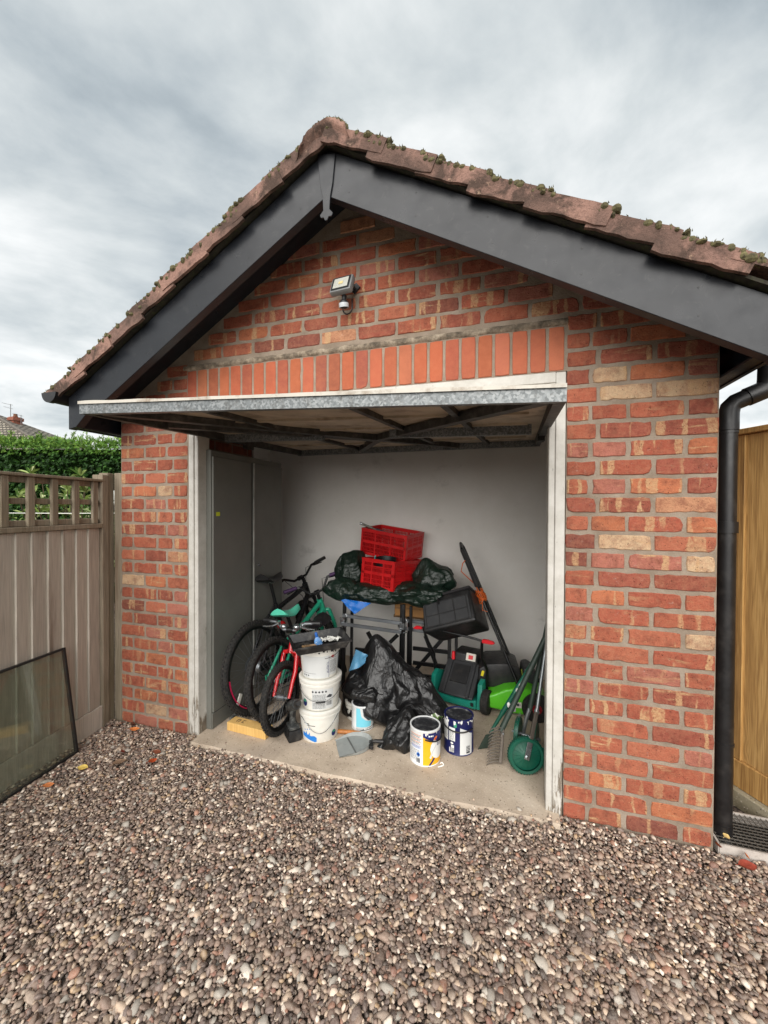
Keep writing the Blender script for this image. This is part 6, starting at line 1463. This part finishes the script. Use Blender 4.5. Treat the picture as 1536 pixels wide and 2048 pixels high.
# ---- lime green mower with the long handle
LIM = pm('mower_lime', S(86, 186, 36), .38, var=.06)
M2 = thing('green_mower', 'lime green lawnmower with long black handle by the back wall', 'lawnmower', (2.62, 1.02, FZ), (0, 0, R(6)))
m = MB(); P = [(-.20, .055), (-.205, .14), (-.16, .155), (-.08, .195), (.02, .215), (.10, .20), (.17, .165), (.225, .10), (.235, .03), (.18, .02), (.12, .03), (.02, .025)]
m.prism(P, (0, -.16, 0), (1, 0, 0), (0, 0, 1), (0, 1, 0), .34); m.build('deck', LIM, M2, bevel=.018, segs=3, smooth=50)
m = MB(); m.prism([(-.20, .15), (.06, .175), (.03, .31), (-.07, .34), (-.2, .325), (-.26, .29), (-.27, .20)], (0, -.05, 0), (1, 0, 0), (0, 0, 1), (0, 1, 0), .30); m.build('grass_box', BLK, M2, bevel=.02, segs=2, smooth=50)
m = MB(); m.prism([(.05, .20), (.16, .185), (.15, .28), (.10, .31), (.06, .30)], (0, -.02, 0), (1, 0, 0), (0, 0, 1), (0, 1, 0), .2); m.build('motor_cover', DGY, M2, bevel=.02, segs=2, smooth=50)
for x, z in ((-.235, .255), (.075, .235)):
    m = MB(); m.box((x, -.052 if x < 0 else -.022, z), (.018, .004, .04), rot=Euler((0, R(15), 0))); m.build('yellow_tag', pm('tag_yellow', S(206, 190, 30), .5), M2)
m = MB(); m.tube([(.078, -.024, .19), (.05, -.026, .26), (.045, -.024, .30)], .004, 6); m.build('trim_strip', pm('trim_olive', S(120, 130, 40), .5), M2)
for x, r_, y in ((.125, .098, -.185), (-.16, .07, .19), (.125, .098, .19)):
    m = MB(); m.lathe([(r_*.5, -.022), (r_*.94, -.020), (r_, -.012), (r_, .012), (r_*.94, .020), (r_*.5, .022)], 28, M=Matrix.Translation((x, y, r_)) @ Matrix.Rotation(math.pi/2, 4, 'X')); wh = m.build('wheel', RUB, M2, smooth=40)
    m = MB(); m.lathe([(.006, -.026), (.034, -.026), (.034, .026), (.006, .026)], 8, M=Matrix.Translation((x, y, r_)) @ Matrix.Rotation(math.pi/2, 4, 'X')); m.build('wheel_hub', pm('hub_red', S(140, 22, 34), .45), wh)
m = MB(); m.bx(-.075, -.01, -.1615, -.1602, .045, .088); m.build('rating_label', pm('label_silver', S(176, 176, 176), .4, var=.05), M2)
m = MB(); m.bx(-.012, .028, -.1625, -.1612, .075, .115); m.build('rating_label', pm('label_pale', S(206, 202, 190), .5), M2)
m = MB()
for a, b, c, d in ((-.07, -.045, .068, .082), (-.04, -.015, .07, .074), (-.04, -.018, .062, .066), (-.066, -.02, .052, .055), (-.004, .012, .088, .106), (.014, .022, .095, .1)): m.bx(a, b, -.1636, -.1627, c, d)
m.build('label_print', INK[0], M2)
h0, h1_ = Vector((2.655, .93, .20)), Vector((2.205, 1.12, 1.195))
m = MB(); u = (h1_-h0).normalized(); sd = Vector((-.05, 1, 0)).normalized()*.8
m.tube([h0, h0+u*.44], .011, 10); m.build('lower_handle', BLM, M2, world=True, smooth=50); m = MB(); m.tube([h0+sd*.34, h0+sd*.30+u*.44], .011, 10); m.build('lower_handle', BLM, M2, world=True, smooth=50)
m = MB(); m.tube([h0+u*.42, h0+u*1.03, h1_+u*-.02], .0115, 10); m.tube([h0+sd*.30+u*.42, h0+sd*.28+u*1.0, h1_+sd*.26+u*-.02, h1_+sd*.13+u*.02, h1_+u*-.02], .0125, 10); m.build('upper_handle', BLM, M2, world=True, smooth=50)
m = MB(); m.bar(h0+u*.80+sd*-.012, h1_+u*-.02+sd*-.012, .022, .028); m.bar(h0+u*.78+sd*-.03, h0+u*.90+sd*-.03, .02, .03); m.build('switch_box', BLK, M2, world=True, bevel=.006)
m = MB(); m.cyl(h0+u*.30+sd*-.03, h0+u*.30+sd*.02, .017, n=12); m.cyl(h0+u*.74+sd*-.022, h0+u*.74+sd*.01, .010, n=10); m.build('knob', BLK, M2, world=True, smooth=40)
cw = thing('orange_cable', 'orange power cable coiled round the green mower handle', 'cable', tuple(h0+u*.72))
m = MB(); pts = []; b2_ = u.cross(sd).normalized()
for k in range(170):
    a = k*.42; q = .66+.085*k/170+.012*math.sin(k*.9); r_ = .028+.008*math.sin(k*.37); pts.append(h0+u*q+sd*(math.cos(a)*r_*.9+.005)+b2_*math.sin(a)*r_)
m.tube(pts, .0042, 6); m.build('coil', pm('cable_orange', S(206, 98, 36), .45, var=.12), cw, world=True, smooth=60)
m = MB(); m.tube([h0+u*.74+sd*-.03, h0+u*.80+b2_*-.05+Vector((-.06, 0, -.02)), h0+u*.90+Vector((-.075, -.01, 0)), h0+u*.97+Vector((-.035, -.015, 0)), h0+u*1.0+sd*-.02], .0042, 6); m.tube([h0+u*.68+sd*-.02, h0+u*.60+b2_*.03+sd*-.01, h0+u*.58+sd*-.015], .004, 6); m.build('lead', pm('cable_orange', S(206, 98, 36), .45), cw, world=True, smooth=60)
# ---- garden hand tools leaning in the right corner
GRN = pm('tool_green', S(16, 84, 66), .4, var=.12, dirt=S(60, 80, 70), dirt_amt=.3); GRD = pm('tool_dark_green', S(44, 58, 50), .5, var=.15, dirt=S(90, 92, 84), dirt_amt=.4)
STL = pm('tool_bare_steel', S(140, 144, 146), .35, .75, var=.2); RST = pm('tool_worn_steel', S(96, 88, 80), .5, .5, var=.3)
def P3(*a): return Vector(a)
T1 = thing('garden_hoe', 'green handled hoe with flat blade leaning in the right corner', 'hoe', (2.45, .42, FZ))
a, b = P3(2.475, .43, .13), P3(2.93, .62, .90); d = (b-a).normalized()
m = MB(); m.tube([a, a+d*.12, a+d*.13, b], [.009, .012, .015, .015], 12); m.build('handle', GRN, T1, world=True, smooth=40)
m = MB(); m.tube([a+d*.28, a+d*.56], .0158, 12); m.build('sleeve', pm('tool_sleeve', S(30, 104, 84), .35), T1, world=True, smooth=40)
m = MB(); m.add([v+Vector(o) for v in (P3(2.40, .40, FZ+.004), P3(2.455, .43, FZ+.006), P3(2.492, .435, .125), P3(2.445, .415, .115)) for o in ((0, 0, 0), (.002, -.004, .001))], [(0, 2, 4, 6), (1, 3, 5, 7), (0, 2, 3, 1), (2, 4, 5, 3), (4, 6, 7, 5), (6, 0, 1, 7)]); m.tube([P3(2.468, .426, .12), a+d*.03], .007, 8); m.build('blade', GRD, T1, world=True)
for k in (.30, .335, .20): 
    m = MB(); p = a+d*k; m.ball(p+Vector((.004, -.014, 0)), (.010, .005, .018), 8, 6); m.build('price_tag', pm('tag_white', S(226, 224, 220), .6), T1, world=True)
T2 = thing('garden_rake', 'dark green handled rake standing on its curved tines', 'rake', (2.51, .33, FZ))
a, b = P3(2.535, .345, .19), P3(2.88, .52, .93); d = (b-a).normalized()
m = MB(); m.tube([a, b], .0165, 12); m.build('handle', GRD, T2, world=True, smooth=40)
hc_, hd_ = P3(2.515, .315, .14), Vector((.08, .10, -.99)).normalized()
m = MB(); m.bar(P3(2.548, .345, .215), P3(2.535, .285, .035), .018, .012); m.tube([a+d*.02, P3(2.54, .33, .16)], [.014, .012], 10); m.build('head', RST, T2, world=True, bevel=.002)
for k in range(12):
    q = P3(2.547, .343, .21).lerp(P3(2.536, .288, .04), k/11); m = MB(); m.tube([q, q+Vector((-.03, -.012, .006)), q+Vector((-.06, -.022, -.002)), q+Vector((-.078, -.026, -.018))], [.0045, .0042, .0038, .002], 6); m.build('tine', RST, T2, world=True, smooth=50)
m = MB(); m.cyl(P3(2.545, .325, .19), P3(2.548, .315, .192), .006, n=8); m.build('rivet', CHR, T2, world=True)
T3 = thing('lawn_edger', 'wheeled lawn edger with steel shaft and green wheel near the right post', 'edger', (2.675, .265, FZ))
wc = P3(2.672, .268, FZ+.098); ax_ = Vector((.25, -.95, .12)).normalized(); up2 = Vector((0, 0, 1)); s2_ = up2.cross(ax_).normalized(); u3 = ax_.cross(s2_)
Mw = Matrix(((s2_.x, u3.x, ax_.x, wc.x), (s2_.y, u3.y, ax_.y, wc.y), (s2_.z, u3.z, ax_.z, wc.z), (0, 0, 0, 1)))
m = MB(); m.lathe([(.078, -.018), (.092, -.020), (.098, -.012), (.098, .012), (.092, .020), (.078, .018)], 48, M=Mw, cap0=False, cap1=False)
for k in range(40):
    a_ = 2*math.pi*k/40; q = MB().box((.0985*math.cos(a_), .0985*math.sin(a_), 0), (.006, .004, .03), rot=Euler((0, 0, a_))); m.add(q.v, q.f, 0, Mw)
w3 = m.build('wheel_rim', GRN, T3, world=True, smooth=40)
m = MB(); m.lathe([(.018, -.010), (.079, -.006), (.079, .004), (.030, .010), (.018, .016), (.004, .016)], 40, M=Mw); m.build('wheel_disc', GRN, T3, world=True, smooth=30)
for k in range(16):
    a_ = 2*math.pi*k/16; q = MB().bar((.03*math.cos(a_), .03*math.sin(a_), .0105), (.076*math.cos(a_), .076*math.sin(a_), .005), .003, .004); o2_ = MB(); o2_.add(q.v, q.f, 0, Mw); o2_.build('wheel_spoke', GRN, w3, world=True)
a, b = wc+ax_*.028, P3(2.735, .34, .36); c = P3(2.80, .44, .80)
m = MB(); m.bar(a-(b-a)*.05, a+(b-a)*.42, .030, .006, up=ax_); m.build('fork_strap', CHR, T3, world=True, bevel=.002)
m = MB(); m.bar(a+(b-a)*.36, a+(b-a)*.95, .022, .020, up=ax_); m.build('lower_shaft', RST, T3, world=True, bevel=.003)
m = MB(); m.tube([a+(b-a)*.92, b, c], [.015, .010, .0095], 12); m.build('shaft', STL, T3, world=True, smooth=40)
m = MB(); m.cyl(a-ax_*.002, a+ax_*.012, .010, n=6); m.cyl(b+ax_*.004-Vector((0, 0, .02)), b+ax_*.02-Vector((0, 0, .02)), .008, n=6); m.build('bolt', CHR, T3, world=True)
T4 = thing('spiked_aerator', 'green lawn aerator with spiked wheels behind the edger wheel', 'aerator', (2.70, .48, FZ))
for k, (cx, cy) in enumerate(((2.635, .47), (2.73, .43))):
    cz = FZ+.115; m = MB(); Mq = Matrix.Translation((cx, cy, cz)) @ Euler((0, R(90), R(-12))).to_matrix().to_4x4(); m.lathe([(.02, -.012), (.085, -.012), (.088, 0), (.085, .012), (.02, .012)], 32, M=Mq); wk = m.build('wheel', GRN, T4, world=True, smooth=40)
    for s_ in range(18):
        a_ = 2*math.pi*s_/18; q = MB().tube([(.085*math.cos(a_), .085*math.sin(a_), 0), (.112*math.cos(a_), .112*math.sin(a_), 0)], [.0028, .0008], 5); o2_ = MB(); o2_.add(q.v, q.f, 0, Mq); o2_.build('spike', STL, wk, world=True)
m = MB(); m.tube([P3(2.60, .475, .135), P3(2.76, .42, .135)], .009, 8); m.tube([P3(2.665, .455, .14), P3(2.68, .44, .24), P3(2.70, .45, .30)], [.010, .012, .012], 8); m.build('axle', STL, T4, world=True, smooth=40)
m = MB(); m.tube([P3(2.70, .45, .29), P3(2.83, .56, .93)], .014, 12); m.build('handle', GRD, T4, world=True, smooth=40)
T5 = thing('digging_fork', 'green shafted long tool standing upright against the right post', 'garden tool', (2.775, .31, FZ))
m = MB(); m.tube([P3(2.778, .30, .10), P3(2.80, .33, .50), P3(2.83, .40, 1.0)], [.012, .014, .014], 10); m.build('handle', GRN, T5, world=True, smooth=40)
m = MB(); m.add([P3(2.752, .296, .16), P3(2.79, .298, .16), P3(2.788, .292, .07), P3(2.772, .288, FZ+.002), P3(2.758, .290, .07), P3(2.752, .300, .16), P3(2.79, .302, .16), P3(2.788, .296, .07), P3(2.772, .292, FZ+.002), P3(2.758, .294, .07)], [(0, 1, 2, 3, 4), (9, 8, 7, 6, 5), (0, 1, 6, 5), (1, 2, 7, 6), (2, 3, 8, 7), (3, 4, 9, 8), (4, 0, 5, 9)]); m.build('blade', GRN, T5, world=True)

# ---- repeats of a kind share a group
GROUPS = {'fallen_leaf': 'fallen leaves on the gravel', 'white_bucket': 'stack of white tubs', 'paint_tin': 'paint tins on the garage floor', 'bin_bag': 'black bin bags heaped on the floor', 'green_sheeting': 'green plastic sheeting on the trestles', 'folding_crate': 'red folding crates', 'folding_trestle': 'black folding trestles', 'shrub': 'shrubs behind the trellis'}
for o in C.objects:
    if o.parent is None:
        b_ = o.name.split('.')[0]
        if b_ in GROUPS: o['group'] = GROUPS[b_]
